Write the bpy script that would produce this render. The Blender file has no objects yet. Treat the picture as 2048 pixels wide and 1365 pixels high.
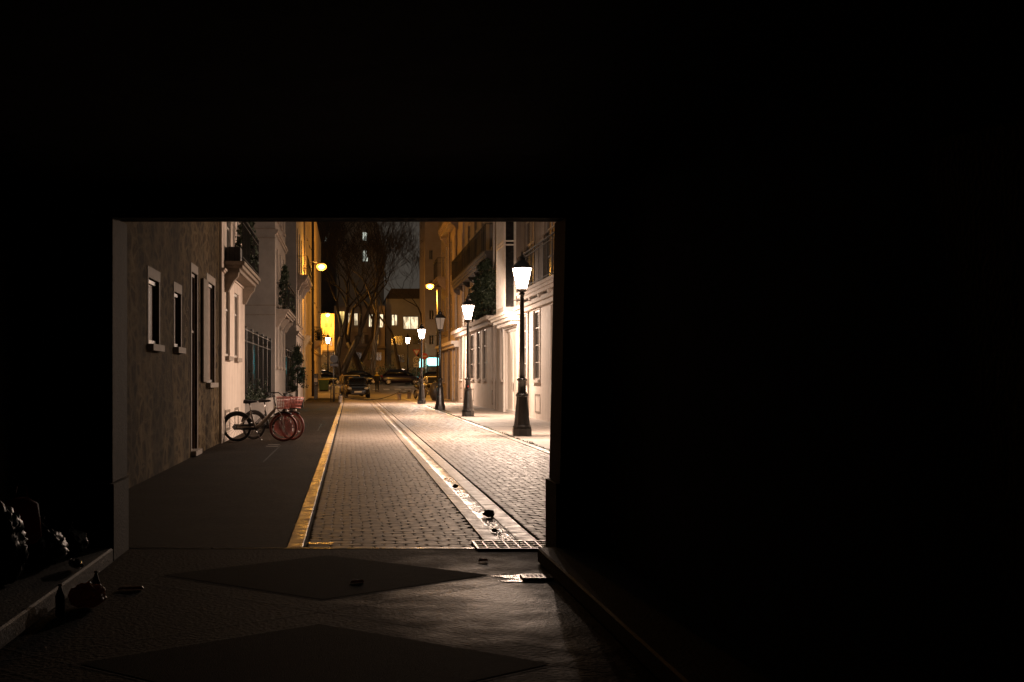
import bpy, math, random
from mathutils import Vector, Matrix
random.seed(7)
SC = bpy.context.scene
# ------------------------------------------------------------------ camera, world, exposure
CAMZ = 1.45; F = 2800.0; VX = 700.0; VY = 757.0
cd = bpy.data.cameras.new('camera'); cam = bpy.data.objects.new('camera', cd); SC.collection.objects.link(cam)
cam.location = (0, 0, CAMZ); cam.rotation_euler = (math.radians(90), 0, 0)
cd.sensor_width = 36; cd.lens = F / 2048 * 36
cd.shift_x = (1024 - VX) / 2048; cd.shift_y = (VY - 682.5) / 2048
cd.clip_start = 0.05; cd.clip_end = 900
SC.camera = cam
wd = bpy.data.worlds.new('World'); SC.world = wd; wd.use_nodes = True
nt = wd.node_tree; nt.nodes.clear()
wo = nt.nodes.new('ShaderNodeOutputWorld'); bg = nt.nodes.new('ShaderNodeBackground')
bg.inputs[0].default_value = (0.0175, 0.0148, 0.0118, 1); bg.inputs[1].default_value = 3.2   # overcast city night glow
nt.links.new(bg.outputs[0], wo.inputs[0])
SC.view_settings.view_transform = 'Standard'; SC.view_settings.look = 'None'
SC.view_settings.exposure = 0.0; SC.view_settings.gamma = 1
SC.cycles.max_bounces = 6; SC.cycles.diffuse_bounces = 3; SC.cycles.glossy_bounces = 3
SC.cycles.transparent_max_bounces = 8
SC.cycles.use_denoising = True; SC.cycles.adaptive_threshold = 0.005
SC.cycles.caustics_reflective = False; SC.cycles.caustics_refractive = False
SC.cycles.sample_clamp_indirect = 3.0; SC.cycles.sample_clamp_direct = 30.0

L_WHITE = (1.0, 0.74, 0.57); L_SOD = (1.0, 0.42, 0.05); L_TEAL = (0.1, 0.75, 0.85)
P_WHITE = 60.0; P_SOD = 650.0

# ------------------------------------------------------------------ helpers
class MB:
    def __init__(s, smooth=False): s.v = []; s.f = []; s.sm = []; s.smooth = smooth
    def face(s, pts, smooth=None):
        b = len(s.v); s.v += [tuple(p) for p in pts]; s.f.append(tuple(range(b, b + len(pts))))
        s.sm.append(s.smooth if smooth is None else smooth)
    def box(s, x0, x1, y0, y1, z0, z1):
        b = len(s.v)
        s.v += [(x, y, z) for z in (z0, z1) for y in (y0, y1) for x in (x0, x1)]
        for q in ((0, 2, 3, 1), (4, 5, 7, 6), (0, 1, 5, 4), (2, 6, 7, 3), (0, 4, 6, 2), (1, 3, 7, 5)):
            s.f.append(tuple(b + i for i in q)); s.sm.append(False)
        return s
    def bbox(s, x0, x1, y0, y1, z0, z1, c=0.01):
        """box with chamfered edges (rings in z)"""
        b = len(s.v)
        def ring(i, z):
            return [(x0 + i + c, y0 + i, z), (x1 - i - c, y0 + i, z), (x1 - i, y0 + i + c, z), (x1 - i, y1 - i - c, z),
                    (x1 - i - c, y1 - i, z), (x0 + i + c, y1 - i, z), (x0 + i, y1 - i - c, z), (x0 + i, y0 + i + c, z)]
        s.loft([ring(c, z0), ring(0, z0 + c), ring(0, z1 - c), ring(c, z1)], smooth=False)
        return s
    def loft(s, rings, cap=True, smooth=None, closed=True):
        sm = s.smooth if smooth is None else smooth
        b = len(s.v); n = len(rings[0])
        for r in rings: s.v += [tuple(p) for p in r]
        for i in range(len(rings) - 1):
            for j in range(n if closed else n - 1):
                k = (j + 1) % n
                s.f.append((b + i * n + j, b + i * n + k, b + (i + 1) * n + k, b + (i + 1) * n + j)); s.sm.append(sm)
        if cap:
            s.f.append(tuple(b + j for j in reversed(range(n)))); s.sm.append(False)
            e = b + (len(rings) - 1) * n
            s.f.append(tuple(e + j for j in range(n))); s.sm.append(False)
        return s
    def path(s, pts, r, n=6, cap=True):
        """tube along points; r number or list"""
        pts = [Vector(p) for p in pts]; m = len(pts)
        rs = r if isinstance(r, (list, tuple)) else [r] * m
        rings = []; up = None
        for i, p in enumerate(pts):
            d = (pts[min(i + 1, m - 1)] - pts[max(i - 1, 0)])
            if d.length < 1e-9: d = Vector((0, 0, 1))
            d.normalize()
            if up is None: up = Vector((0, 0, 1)) if abs(d.z) < .9 else Vector((1, 0, 0))
            a = d.cross(up)
            if a.length < 1e-4: a = d.cross(Vector((0, 1, 0)))
            a.normalize(); up = a.cross(d).normalized()
            rings.append([p + (a * math.cos(2 * math.pi * k / n) + up * math.sin(2 * math.pi * k / n)) * rs[i] for k in range(n)])
        s.loft(rings, cap, True)
        return s
    def lathe(s, prof, c=(0, 0, 0), n=16, smooth=True, rot=0.0, cap=True):
        rings = [[(c[0] + r * math.cos(rot + 2 * math.pi * k / n), c[1] + r * math.sin(rot + 2 * math.pi * k / n), c[2] + z) for k in range(n)] for r, z in prof]
        s.loft(rings, cap, smooth); return s
    def torus(s, c, axis, R, r, n=32, m=8, a0=0.0, a1=2 * math.pi):
        """axis 'y' : ring in the xz plane"""
        full = abs(a1 - a0 - 2 * math.pi) < 1e-6
        rings = []
        for i in range(n if full else n + 1):
            a = a0 + (a1 - a0) * i / n
            if axis == 'y': u = Vector((math.cos(a), 0, math.sin(a))); w = Vector((0, 1, 0))
            elif axis == 'x': u = Vector((0, math.cos(a), math.sin(a))); w = Vector((1, 0, 0))
            else: u = Vector((math.cos(a), math.sin(a), 0)); w = Vector((0, 0, 1))
            rings.append([Vector(c) + u * (R + r * math.cos(2 * math.pi * k / m)) + w * r * math.sin(2 * math.pi * k / m) for k in range(m)])
        if full: rings.append(rings[0])
        s.loft(rings, not full, True); return s
    def ball(s, c, r, n=12, m=8, noise=0.0, sq=(1, 1, 1), seed=0):
        rd = random.Random(seed); rings = []
        ph = [rd.uniform(0, 6.28) for _ in range(6)]
        for i in range(m + 1):
            t = math.pi * i / m; t = min(max(t, .04), math.pi - .04)
            ring = []
            for k in range(n):
                a = 2 * math.pi * k / n
                q = 1 + noise * (math.sin(3 * a + ph[0] + 2 * t) + .7 * math.sin(5 * a - 4 * t + ph[1]) + .6 * math.cos(7 * t + 2 * a + ph[2]) + rd.uniform(-.5, .5)) * .6
                ring.append((c[0] + r * sq[0] * q * math.sin(t) * math.cos(a), c[1] + r * sq[1] * q * math.sin(t) * math.sin(a), c[2] - r * sq[2] * q * math.cos(t)))
            rings.append(ring)
        s.loft(rings, True, True); return s
    def build(s, name, mat, parent=None, attr=None):
        me = bpy.data.meshes.new(name)
        o = Vector((0, 0, 0)); p = parent
        while p is not None: o += p.location; p = p.parent
        me.from_pydata([(v[0] - o.x, v[1] - o.y, v[2] - o.z) for v in s.v], [], s.f)
        me.polygons.foreach_set('use_smooth', s.sm)
        me.materials.append(mat)
        if attr is not None:
            at = me.attributes.new('rnd', 'FLOAT', 'FACE'); at.data.foreach_set('value', attr)
        me.update()
        ob = bpy.data.objects.new(name, me); SC.collection.objects.link(ob)
        if parent is not None: ob.parent = parent
        return ob

def tag(o, label=None, cat=None, group=None, kind=None):
    if label: o['label'] = label
    if cat: o['category'] = cat
    if group: o['group'] = group
    if kind: o['kind'] = kind
    return o
def empty(name, loc, label, cat, group=None, rz=0.0):
    o = bpy.data.objects.new(name, None); SC.collection.objects.link(o)
    o.location = loc; o.rotation_euler = (0, 0, rz); o.empty_display_size = .2
    return tag(o, label, cat, group)
def copy_tree(o, parent=None):
    c = o.copy(); SC.collection.objects.link(c)
    if parent is not None: c.parent = parent
    for ch in list(o.children): copy_tree(ch, c)
    return c
def P(x, y, Y): return Vector(((x - VX) / F * Y, Y, CAMZ - (y - VY) / F * Y))   # where a sight line meets the depth Y
def GZ(Y):
    ks = [(-50, 0), (95, 0), (125, .15), (147, .8), (160, 1.0), (200, 1.25), (900, 1.4)]
    for (a, za), (b, zb) in zip(ks, ks[1:]):
        if Y <= b:
            return za + (zb - za) * max(0, (Y - a)) / (b - a)
    return 1.4

# ------------------------------------------------------------------ materials
def mat(name, c1, c2=None, scale=6.0, rough=.7, bump=0.0, bscale=None, metal=0.0, rvar=0.0, stretch=(1, 1, 1), emit=None, es=0.0, dirt=None, coat=0.0, attr=False, spec=0.5):
    m = bpy.data.materials.new(name); m.use_nodes = True; t = m.node_tree; N = t.nodes; Lk = t.links
    b = N['Principled BSDF']; b.inputs['Roughness'].default_value = rough; b.inputs['Metallic'].default_value = metal
    b.inputs['Coat Weight'].default_value = coat; b.inputs['Specular IOR Level'].default_value = spec
    c2 = c2 or tuple(x * .75 for x in c1)
    geo = N.new('ShaderNodeNewGeometry'); mp = N.new('ShaderNodeMapping'); Lk.new(geo.outputs['Position'], mp.inputs[0])
    mp.inputs['Scale'].default_value = stretch
    nz = N.new('ShaderNodeTexNoise'); nz.inputs['Scale'].default_value = scale; nz.inputs['Detail'].default_value = 8; nz.inputs['Roughness'].default_value = .65
    Lk.new(mp.outputs[0], nz.inputs[0])
    rp = N.new('ShaderNodeValToRGB'); rp.color_ramp.elements[0].position = .33; rp.color_ramp.elements[1].position = .68
    rp.color_ramp.elements[0].color = (*c2, 1); rp.color_ramp.elements[1].color = (*c1, 1)
    Lk.new(nz.outputs[0], rp.inputs[0]); col = rp.outputs[0]
    if dirt:
        dn = N.new('ShaderNodeTexNoise'); dn.inputs['Scale'].default_value = dirt[1]; dn.inputs['Detail'].default_value = 5
        m2 = N.new('ShaderNodeMapping'); Lk.new(geo.outputs['Position'], m2.inputs[0]); m2.inputs['Scale'].default_value = dirt[3] if len(dirt) > 3 else (1, 1, 1)
        Lk.new(m2.outputs[0], dn.inputs[0])
        r2 = N.new('ShaderNodeValToRGB'); r2.color_ramp.elements[0].position = .45; r2.color_ramp.elements[1].position = .7
        Lk.new(dn.outputs[0], r2.inputs[0])
        mx = N.new('ShaderNodeMix'); mx.data_type = 'RGBA'; mu = N.new('ShaderNodeMath'); mu.operation = 'MULTIPLY'; mu.inputs[1].default_value = dirt[2]
        Lk.new(r2.outputs[0], mu.inputs[0]); Lk.new(mu.outputs[0], mx.inputs[0]); Lk.new(col, mx.inputs[6]); mx.inputs[7].default_value = (*dirt[0], 1)
        col = mx.outputs[2]
    if attr:
        at = N.new('ShaderNodeAttribute'); at.attribute_name = 'rnd'
        hs = N.new('ShaderNodeMix'); hs.data_type = 'RGBA'; hs.blend_type = 'MULTIPLY'; hs.inputs[0].default_value = 1
        cr = N.new('ShaderNodeValToRGB'); cr.color_ramp.elements[0].color = (.03, .028, .022, 1); cr.color_ramp.elements[0].position = 0
        e = cr.color_ramp.elements.new(.02); e.color = (.78, .76, .74, 1); cr.color_ramp.elements[2].color = (1, .97, .94, 1); cr.color_ramp.elements[2].position = 1
        Lk.new(at.outputs['Fac'], cr.inputs[0]); Lk.new(col, hs.inputs[6]); Lk.new(cr.outputs[0], hs.inputs[7]); col = hs.outputs[2]
    Lk.new(col, b.inputs['Base Color'])
    if rvar:
        rn = N.new('ShaderNodeTexNoise'); rn.inputs['Scale'].default_value = scale * .35; rn.inputs['Detail'].default_value = 4
        Lk.new(mp.outputs[0], rn.inputs[0])
        mr = N.new('ShaderNodeMapRange'); mr.inputs[1].default_value = .35; mr.inputs[2].default_value = .65; mr.inputs[3].default_value = max(.03, rough - rvar); mr.inputs[4].default_value = min(1, rough + rvar)
        Lk.new(rn.outputs[0], mr.inputs[0]); Lk.new(mr.outputs[0], b.inputs['Roughness'])
    if bump:
        bn = N.new('ShaderNodeTexNoise'); bn.inputs['Scale'].default_value = bscale or scale * 4; bn.inputs['Detail'].default_value = 6
        Lk.new(mp.outputs[0], bn.inputs[0])
        bp = N.new('ShaderNodeBump'); bp.inputs['Strength'].default_value = min(1, bump); bp.inputs['Distance'].default_value = .02 * max(1, bump)
        Lk.new(bn.outputs[0], bp.inputs['Height']); Lk.new(bp.outputs[0], b.inputs['Normal'])
    if emit:
        b.inputs['Emission Color'].default_value = (*emit, 1); b.inputs['Emission Strength'].default_value = es
    return m
def rubble(name):
    m = bpy.data.materials.new(name); m.use_nodes = True; t = m.node_tree; N = t.nodes; Lk = t.links; b = N['Principled BSDF']
    b.inputs['Roughness'].default_value = .95; b.inputs['Specular IOR Level'].default_value = .08
    g = N.new('ShaderNodeNewGeometry'); mp = N.new('ShaderNodeMapping'); Lk.new(g.outputs['Position'], mp.inputs[0]); mp.inputs['Scale'].default_value = (1, .62, 1.15)
    wn = N.new('ShaderNodeTexNoise'); wn.inputs['Scale'].default_value = 1.6; Lk.new(mp.outputs[0], wn.inputs[0])
    ad = N.new('ShaderNodeVectorMath'); ad.operation = 'MULTIPLY_ADD'; ad.inputs[1].default_value = (.35, .35, .35); Lk.new(wn.outputs[1], ad.inputs[0]); Lk.new(mp.outputs[0], ad.inputs[2])
    vo = N.new('ShaderNodeTexVoronoi'); vo.inputs['Scale'].default_value = 3.4; Lk.new(ad.outputs[0], vo.inputs[0])
    ve = N.new('ShaderNodeTexVoronoi'); ve.feature = 'DISTANCE_TO_EDGE'; ve.inputs['Scale'].default_value = 3.4; Lk.new(ad.outputs[0], ve.inputs[0])
    sp = N.new('ShaderNodeSeparateColor'); Lk.new(vo.outputs['Color'], sp.inputs[0])
    rp = N.new('ShaderNodeValToRGB'); rp.color_ramp.elements[0].color = (.05, .031, .014, 1); rp.color_ramp.elements[1].color = (.15, .104, .052, 1); Lk.new(sp.outputs[0], rp.inputs[0])
    e = rp.color_ramp.elements.new(.55); e.color = (.11, .073, .036, 1)
    n5 = N.new('ShaderNodeTexNoise'); n5.inputs['Scale'].default_value = .8; n5.inputs['Detail'].default_value = 6
    m5 = N.new('ShaderNodeMapping'); m5.inputs['Scale'].default_value = (1.6, 1.6, .45); Lk.new(g.outputs['Position'], m5.inputs[0]); Lk.new(m5.outputs[0], n5.inputs[0])
    r5 = N.new('ShaderNodeMapRange'); r5.inputs[1].default_value = .36; r5.inputs[2].default_value = .64; r5.inputs[3].default_value = .45; r5.inputs[4].default_value = 1.45; Lk.new(n5.outputs[0], r5.inputs[0])
    n2 = N.new('ShaderNodeTexNoise'); n2.inputs['Scale'].default_value = 5; n2.inputs['Detail'].default_value = 9; n2.inputs['Roughness'].default_value = .7; Lk.new(mp.outputs[0], n2.inputs[0])
    r2 = N.new('ShaderNodeValToRGB'); r2.color_ramp.elements[0].position = .42; r2.color_ramp.elements[1].position = .6; r2.color_ramp.elements[0].color = (.3, .26, .22, 1); r2.color_ramp.elements[1].color = (1, 1, 1, 1); Lk.new(n2.outputs[0], r2.inputs[0])
    mx = N.new('ShaderNodeMix'); mx.data_type = 'RGBA'; mx.blend_type = 'MULTIPLY'; mx.inputs[0].default_value = 1; Lk.new(rp.outputs[0], mx.inputs[6]); Lk.new(r2.outputs[0], mx.inputs[7])
    # pale mortar smeared over part of the stones
    n3 = N.new('ShaderNodeTexNoise'); n3.inputs['Scale'].default_value = 2.2; n3.inputs['Detail'].default_value = 10; n3.inputs['Roughness'].default_value = .75; Lk.new(g.outputs['Position'], n3.inputs[0])
    ma = N.new('ShaderNodeMath'); ma.operation = 'MULTIPLY_ADD'; ma.inputs[1].default_value = 2.4; ma.inputs[2].default_value = -.05; Lk.new(ve.outputs[0], ma.inputs[0])
    cr = N.new('ShaderNodeMath'); cr.operation = 'SUBTRACT'; Lk.new(n3.outputs[0], cr.inputs[0]); Lk.new(ma.outputs[0], cr.inputs[1])
    r3 = N.new('ShaderNodeMapRange'); r3.inputs[1].default_value = .12; r3.inputs[2].default_value = .5; Lk.new(cr.outputs[0], r3.inputs[0])
    m3 = N.new('ShaderNodeMix'); m3.data_type = 'RGBA'; Lk.new(r3.outputs[0], m3.inputs[0]); Lk.new(mx.outputs[2], m3.inputs[6]); m3.inputs[7].default_value = (.135, .096, .052, 1)
    v5 = N.new('ShaderNodeVectorMath'); v5.operation = 'SCALE'; Lk.new(m3.outputs[2], v5.inputs[0]); Lk.new(r5.outputs[0], v5.inputs['Scale']); Lk.new(v5.outputs[0], b.inputs['Base Color'])
    h = N.new('ShaderNodeMath'); h.operation = 'MULTIPLY_ADD'; h.inputs[1].default_value = 1.1; Lk.new(n2.outputs[0], h.inputs[0])
    mn = N.new('ShaderNodeMath'); mn.operation = 'MINIMUM'; mn.inputs[1].default_value = .04; Lk.new(ve.outputs[0], mn.inputs[0]); m4 = N.new('ShaderNodeMath'); m4.operation = 'MULTIPLY'; m4.inputs[1].default_value = 3; Lk.new(mn.outputs[0], m4.inputs[0]); Lk.new(m4.outputs[0], h.inputs[2])
    bp = N.new('ShaderNodeBump'); bp.inputs['Strength'].default_value = .7; bp.inputs['Distance'].default_value = .035; Lk.new(h.outputs[0], bp.inputs['Height']); Lk.new(bp.outputs[0], b.inputs['Normal'])
    return m
def emis(name, c, s):
    m = bpy.data.materials.new(name); m.use_nodes = True; N = m.node_tree.nodes; b = N['Principled BSDF']
    b.inputs['Base Color'].default_value = (.05, .05, .05, 1); b.inputs['Emission Color'].default_value = (*c, 1); b.inputs['Emission Strength'].default_value = s
    return m
def litpane(name, c, s, sc=3.0):
    """a lit room seen through a window: brightness varies with curtains and furniture"""
    m = bpy.data.materials.new(name); m.use_nodes = True; t = m.node_tree; N = t.nodes; b = N['Principled BSDF']
    b.inputs['Base Color'].default_value = (.04, .04, .04, 1); b.inputs['Roughness'].default_value = .2
    g = N.new('ShaderNodeNewGeometry'); mp = N.new('ShaderNodeMapping'); mp.inputs['Scale'].default_value = (sc, sc, sc * .45); t.links.new(g.outputs['Position'], mp.inputs[0])
    v = N.new('ShaderNodeTexNoise'); v.inputs['Scale'].default_value = 1; v.inputs['Detail'].default_value = 3; t.links.new(mp.outputs[0], v.inputs[0])
    r = N.new('ShaderNodeMapRange'); r.inputs[1].default_value = .38; r.inputs[2].default_value = .6; r.inputs[3].default_value = s * .2; r.inputs[4].default_value = s
    t.links.new(v.outputs[0], r.inputs[0]); t.links.new(r.outputs[0], b.inputs['Emission Strength']); b.inputs['Emission Color'].default_value = (*c, 1)
    return m
M = {}
M['rubble'] = rubble('rubble_stone')
M['white'] = mat('pale_limestone', (.74, .62, .53), (.62, .51, .43), 2.5, .85, .25, 40, dirt=((.32, .25, .2), 1.2, .45, (2.5, 2.5, .35)))
M['trim'] = mat('dressed_stone', (.34, .28, .23), (.25, .2, .165), 8, .8, .2, 60)
M['dimtrim'] = mat('weathered_stone_frame', (.27, .21, .16), (.17, .135, .1), 7, .85, .3, 60)
M['render'] = mat('grey_render', (.32, .28, .25), (.25, .22, .2), 3, .9, .3, 90, dirt=((.25, .22, .2), .8, .4, (1, 1, .4)))
M['ochre'] = mat('ochre_render', (.68, .54, .33), (.52, .4, .23), 2, .88, .3, 60, dirt=((.18, .13, .08), 1.0, .6, (1.5, 1.5, .4)))
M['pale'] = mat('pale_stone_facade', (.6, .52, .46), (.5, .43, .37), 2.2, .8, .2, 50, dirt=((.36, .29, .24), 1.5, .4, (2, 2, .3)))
M['upper'] = mat('upper_shade_render', (.27, .21, .165), (.2, .155, .12), 2.2, .88, .25, 50, dirt=((.13, .1, .08), 1.2, .5, (2, 2, .3)))  # weaker lamp light on the upper storeys put into a darker wall colour
M['dark'] = mat('dark_plaster', (.07, .055, .045), (.045, .036, .03), 2, .9, .3, 40)
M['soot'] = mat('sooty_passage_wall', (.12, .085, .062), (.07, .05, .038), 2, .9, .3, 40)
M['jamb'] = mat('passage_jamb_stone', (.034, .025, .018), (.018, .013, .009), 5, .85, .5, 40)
M['iron'] = mat('black_iron', (.018, .017, .016), (.012, .012, .012), 20, .4, .1, 80, spec=.6)
M['lampiron'] = mat('lamp_post_paint', (.03, .026, .023), (.02, .017, .015), 14, .3, .25, 60, spec=.7)
M['rail'] = mat('matt_black_railing', (.012, .011, .01), (.008, .008, .007), 20, .75, spec=.15)
M['glass'] = mat('dark_window_glass', (.012, .013, .013), (.02, .02, .02), 2, .12, .05, 3, spec=.6)
M['blind'] = mat('closed_blind', (.15, .11, .085), (.11, .08, .06), 3, .7, stretch=(1, 1, 12))
M['wframe'] = mat('window_frame_paint', (.3, .26, .22), (.24, .2, .17), 9, .5)
M['shutter'] = mat('wood_shutter', (.26, .15, .09), (.15, .085, .05), 5, .6, .3, 30, stretch=(1, 4, 1))
M['whitep'] = mat('white_paint', (.75, .7, .64), (.66, .6, .54), 5, .5)
M['doorp'] = mat('cream_door_paint', (.85, .76, .66), (.78, .68, .58), 3, .45, .1, 30)
M['sett'] = mat('granite_sett', (.34, .29, .255), (.24, .205, .18), 22, .57, .15, 45, rvar=.08, attr=True, dirt=((.12, .1, .085), .9, .25), spec=.4)
M['kerb'] = mat('granite_kerb', (.5, .44, .38), (.33, .29, .25), 18, .38, .3, 45, rvar=.14, attr=True, spec=.6, dirt=((.1, .08, .06), 1.6, .7))
M['edging'] = mat('gutter_edging_stone', (.33, .285, .25), (.28, .24, .21), 18, .48, .25, 45, rvar=.08, attr=True, spec=.45)
M['joint'] = mat('joint_soil', (.014, .013, .009), (.008, .008, .006), 20, .95)
M['wet'] = mat('wet_gutter_stone', (.26, .22, .19), (.13, .11, .1), 9, .4, .6, 14, rvar=.12, spec=.5)
M['water'] = mat('standing_water', (.02, .018, .016), (.015, .014, .012), 3, .1, .5, 16, spec=1)
M['asphalt'] = mat('asphalt_pavement', (.026, .019, .015), (.013, .01, .008), 45, .8, .8, 150, rvar=.08, dirt=((.034, .026, .021), .9, .7), spec=.05)
M['slab'] = mat('concrete_pavement', (.36, .31, .27), (.26, .22, .19), 14, .65, .3, 120, dirt=((.15, .12, .1), .9, .35))
M['road'] = mat('cross_street_asphalt', (.22, .19, .155), (.14, .12, .1), 30, .55, .4, 120, dirt=((.06, .05, .045), .5, .4))
M['mark'] = mat('road_marking_paint', (.75, .72, .66), (.5, .47, .42), 10, .5)
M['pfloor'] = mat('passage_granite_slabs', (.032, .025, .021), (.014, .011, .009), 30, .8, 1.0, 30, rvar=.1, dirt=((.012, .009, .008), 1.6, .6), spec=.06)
fm_ = M['pfloor'].node_tree; fb = fm_.nodes['Principled BSDF']
def N_(t): return fm_.nodes.new(t)
g1 = N_('ShaderNodeNewGeometry'); v1 = N_('ShaderNodeVectorMath'); v1.operation = 'SUBTRACT'; v1.inputs[1].default_value = (1.0, 9.4, 0); fm_.links.new(g1.outputs['Position'], v1.inputs[0])
v2 = N_('ShaderNodeVectorMath'); v2.operation = 'MULTIPLY'; v2.inputs[1].default_value = (1.25, .5, 0); fm_.links.new(v1.outputs[0], v2.inputs[0])
v3 = N_('ShaderNodeVectorMath'); v3.operation = 'LENGTH'; fm_.links.new(v2.outputs[0], v3.inputs[0])
n1 = N_('ShaderNodeTexNoise'); n1.inputs['Scale'].default_value = 2.6; n1.inputs['Detail'].default_value = 7; fm_.links.new(g1.outputs['Position'], n1.inputs[0])
q1 = N_('ShaderNodeMath'); q1.operation = 'MULTIPLY_ADD'; q1.inputs[1].default_value = 1.7; q1.inputs[2].default_value = -.85; fm_.links.new(n1.outputs[0], q1.inputs[0])
q2 = N_('ShaderNodeMath'); q2.operation = 'ADD'; fm_.links.new(q1.outputs[0], q2.inputs[0]); fm_.links.new(v3.outputs['Value'], q2.inputs[1])
for so, p, q in (('Roughness', .5, .82), ('Specular IOR Level', .3, .05)):     # dampness: glossier stone where water was tracked in
    r1 = N_('ShaderNodeMapRange'); r1.inputs[1].default_value = .15; r1.inputs[2].default_value = 1.25; r1.inputs[3].default_value = p; r1.inputs[4].default_value = q
    fm_.links.new(q2.outputs[0], r1.inputs[0]); fm_.links.new(r1.outputs[0], fb.inputs[so])
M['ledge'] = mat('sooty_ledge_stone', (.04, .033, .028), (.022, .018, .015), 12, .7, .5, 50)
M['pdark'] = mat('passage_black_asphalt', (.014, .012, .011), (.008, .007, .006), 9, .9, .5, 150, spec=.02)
M['terrain'] = mat('ground_earth', (.05, .045, .035), (.03, .03, .02), 3, .95)
M['bark'] = mat('dark_bark', (.05, .038, .027), (.025, .019, .014), 10, .9, .6, 30)
M['palebark'] = mat('plane_tree_bark', (.16, .125, .09), (.09, .07, .05), 5, .85, .5, 20)
M['leaf'] = mat('evergreen_leaves', (.045, .06, .03), (.025, .036, .018), 8, .6)
M['leaf2'] = mat('hedge_leaves', (.1, .12, .07), (.05, .06, .035), 3, .6)
M['rubber'] = mat('black_rubber', (.018, .016, .016), (.012, .011, .011), 20, .7)
M['pink'] = mat('salmon_red_paint', (.6, .2, .16), (.5, .16, .13), 10, .35)
M['silver'] = mat('silver_metal', (.7, .68, .65), (.6, .58, .56), 10, .25, metal=1)
M['bframe'] = mat('grey_bicycle_paint', (.34, .29, .24), (.28, .23, .19), 10, .35)
M['bdark'] = mat('dark_plastic', (.03, .027, .025), (.02, .018, .017), 10, .5)
M['carblack'] = mat('black_car_paint', (.012, .012, .013), (.01, .01, .011), 3, .18, coat=.6)
M['carplum'] = mat('dark_plum_car_paint', (.045, .028, .045), (.035, .02, .035), 3, .2, coat=.6)
M['cargrey'] = mat('grey_car_paint', (.3, .29, .27), (.25, .24, .22), 3, .22, coat=.6)
M['carwhite'] = mat('white_car_paint', (.6, .58, .55), (.5, .48, .45), 3, .22, coat=.6)
M['carglass'] = mat('car_glass', (.01, .01, .011), (.012, .012, .012), 3, .08, spec=.7)
M['hub'] = mat('alloy_wheel', (.55, .53, .5), (.4, .38, .36), 6, .35, metal=.8)
M['redlens'] = mat('red_lens', (.5, .02, .015), (.4, .02, .015), 5, .2)
M['clear'] = mat('clear_lens', (.75, .75, .72), (.6, .6, .58), 5, .15)
M['plate'] = mat('number_plate', (.75, .72, .6), (.7, .68, .55), 5, .4)
M['green'] = mat('green_bin_plastic', (.04, .1, .05), (.03, .07, .035), 5, .5)
M['yellow'] = mat('yellow_lid_plastic', (.65, .5, .05), (.55, .42, .04), 5, .45)
M['skin'] = mat('skin', (.5, .32, .23), (.45, .28, .2), 9, .6)
M['coatd'] = mat('dark_coat_cloth', (.012, .012, .016), (.008, .008, .01), 12, .9)
M['coatb'] = mat('beige_coat_cloth', (.45, .37, .25), (.36, .29, .19), 12, .9)
M['hat'] = mat('pale_cap_cloth', (.7, .64, .5), (.6, .55, .42), 12, .9)
M['hair'] = mat('dark_hair', (.02, .014, .01), (.012, .009, .007), 30, .6)
M['bag'] = mat('black_bin_bag', (.012, .012, .014), (.01, .01, .01), 4, .42, .25, 14, spec=.35)
M['redbag'] = mat('red_carrier_bag', (.28, .04, .03), (.18, .03, .02), 6, .5, .6, 12)
M['brownbag'] = mat('thin_brown_plastic_bag', (.4, .25, .17), (.28, .17, .11), 5, .35, .9, 18)
for k_ in ('brownbag', 'redbag'):
    g_ = M[k_].node_tree; q_ = g_.nodes.new('ShaderNodeBsdfTranslucent'); q_.inputs[0].default_value = (.45, .25, .16, 1) if k_ == 'brownbag' else (.3, .03, .02, 1)
    w_ = g_.nodes.new('ShaderNodeMixShader'); w_.inputs[0].default_value = .5
    g_.links.new(g_.nodes['Principled BSDF'].outputs[0], w_.inputs[1]); g_.links.new(q_.outputs[0], w_.inputs[2]); g_.links.new(w_.outputs[0], g_.nodes['Material Output'].inputs[0])
M['bottle'] = mat('clear_bottle_plastic', (.22, .19, .16), (.16, .14, .12), 4, .1, .3, 30, spec=.9)
M['signr'] = mat('red_sign_paint', (.65, .05, .03), (.6, .05, .03), 8, .45)
M['signw'] = mat('white_sign_face', (.8, .76, .68), (.74, .7, .62), 6, .45)
M['signk'] = mat('black_sign_print', (.015, .015, .02), (.012, .012, .015), 6, .5)
M['lamp'] = emis('lamp_glass_white', L_WHITE, P_WHITE)
lt = M['lamp'].node_tree; tp_ = lt.nodes.new('ShaderNodeBsdfTransparent'); mz = lt.nodes.new('ShaderNodeMixShader'); mz.inputs[0].default_value = .6
lt.links.new(lt.nodes['Principled BSDF'].outputs[0], mz.inputs[2]); lt.links.new(tp_.outputs[0], mz.inputs[1]); lt.links.new(mz.outputs[0], lt.nodes['Material Output'].inputs[0])
M['led'] = emis('lamp_reflector_glow', L_WHITE, 30.0)
M['lampfar'] = emis('far_lamp_glass_white', (1, .68, .42), 70)
M['lampoff'] = mat('unlit_lamp_glass', (.75, .7, .66), (.7, .65, .6), 4, .35)
M['sod'] = emis('sodium_diffuser', (1, .42, .05), 3.0)
M['sodcore'] = emis('sodium_core', (1, .75, .35), 30.0)
M['teal'] = emis('added_teal_glow', L_TEAL, 6000)  # for the lamps added behind the fences
M['sheet'] = mat('dark_green_sheet_metal', (.02, .045, .045), (.012, .028, .028), 3, .45, .3, 12)
M['shop'] = emis('lit_teal_shop_sign', (.35, 1.0, .95), 3.2)
M['litw'] = litpane('lit_room_window', (1, .8, .5), 1.5)
M['lity'] = litpane('lit_yellow_window', (1, .68, .22), 1.3)
M['litc'] = litpane('lit_cool_window', (.9, .95, .8), .9, 2)
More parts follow.
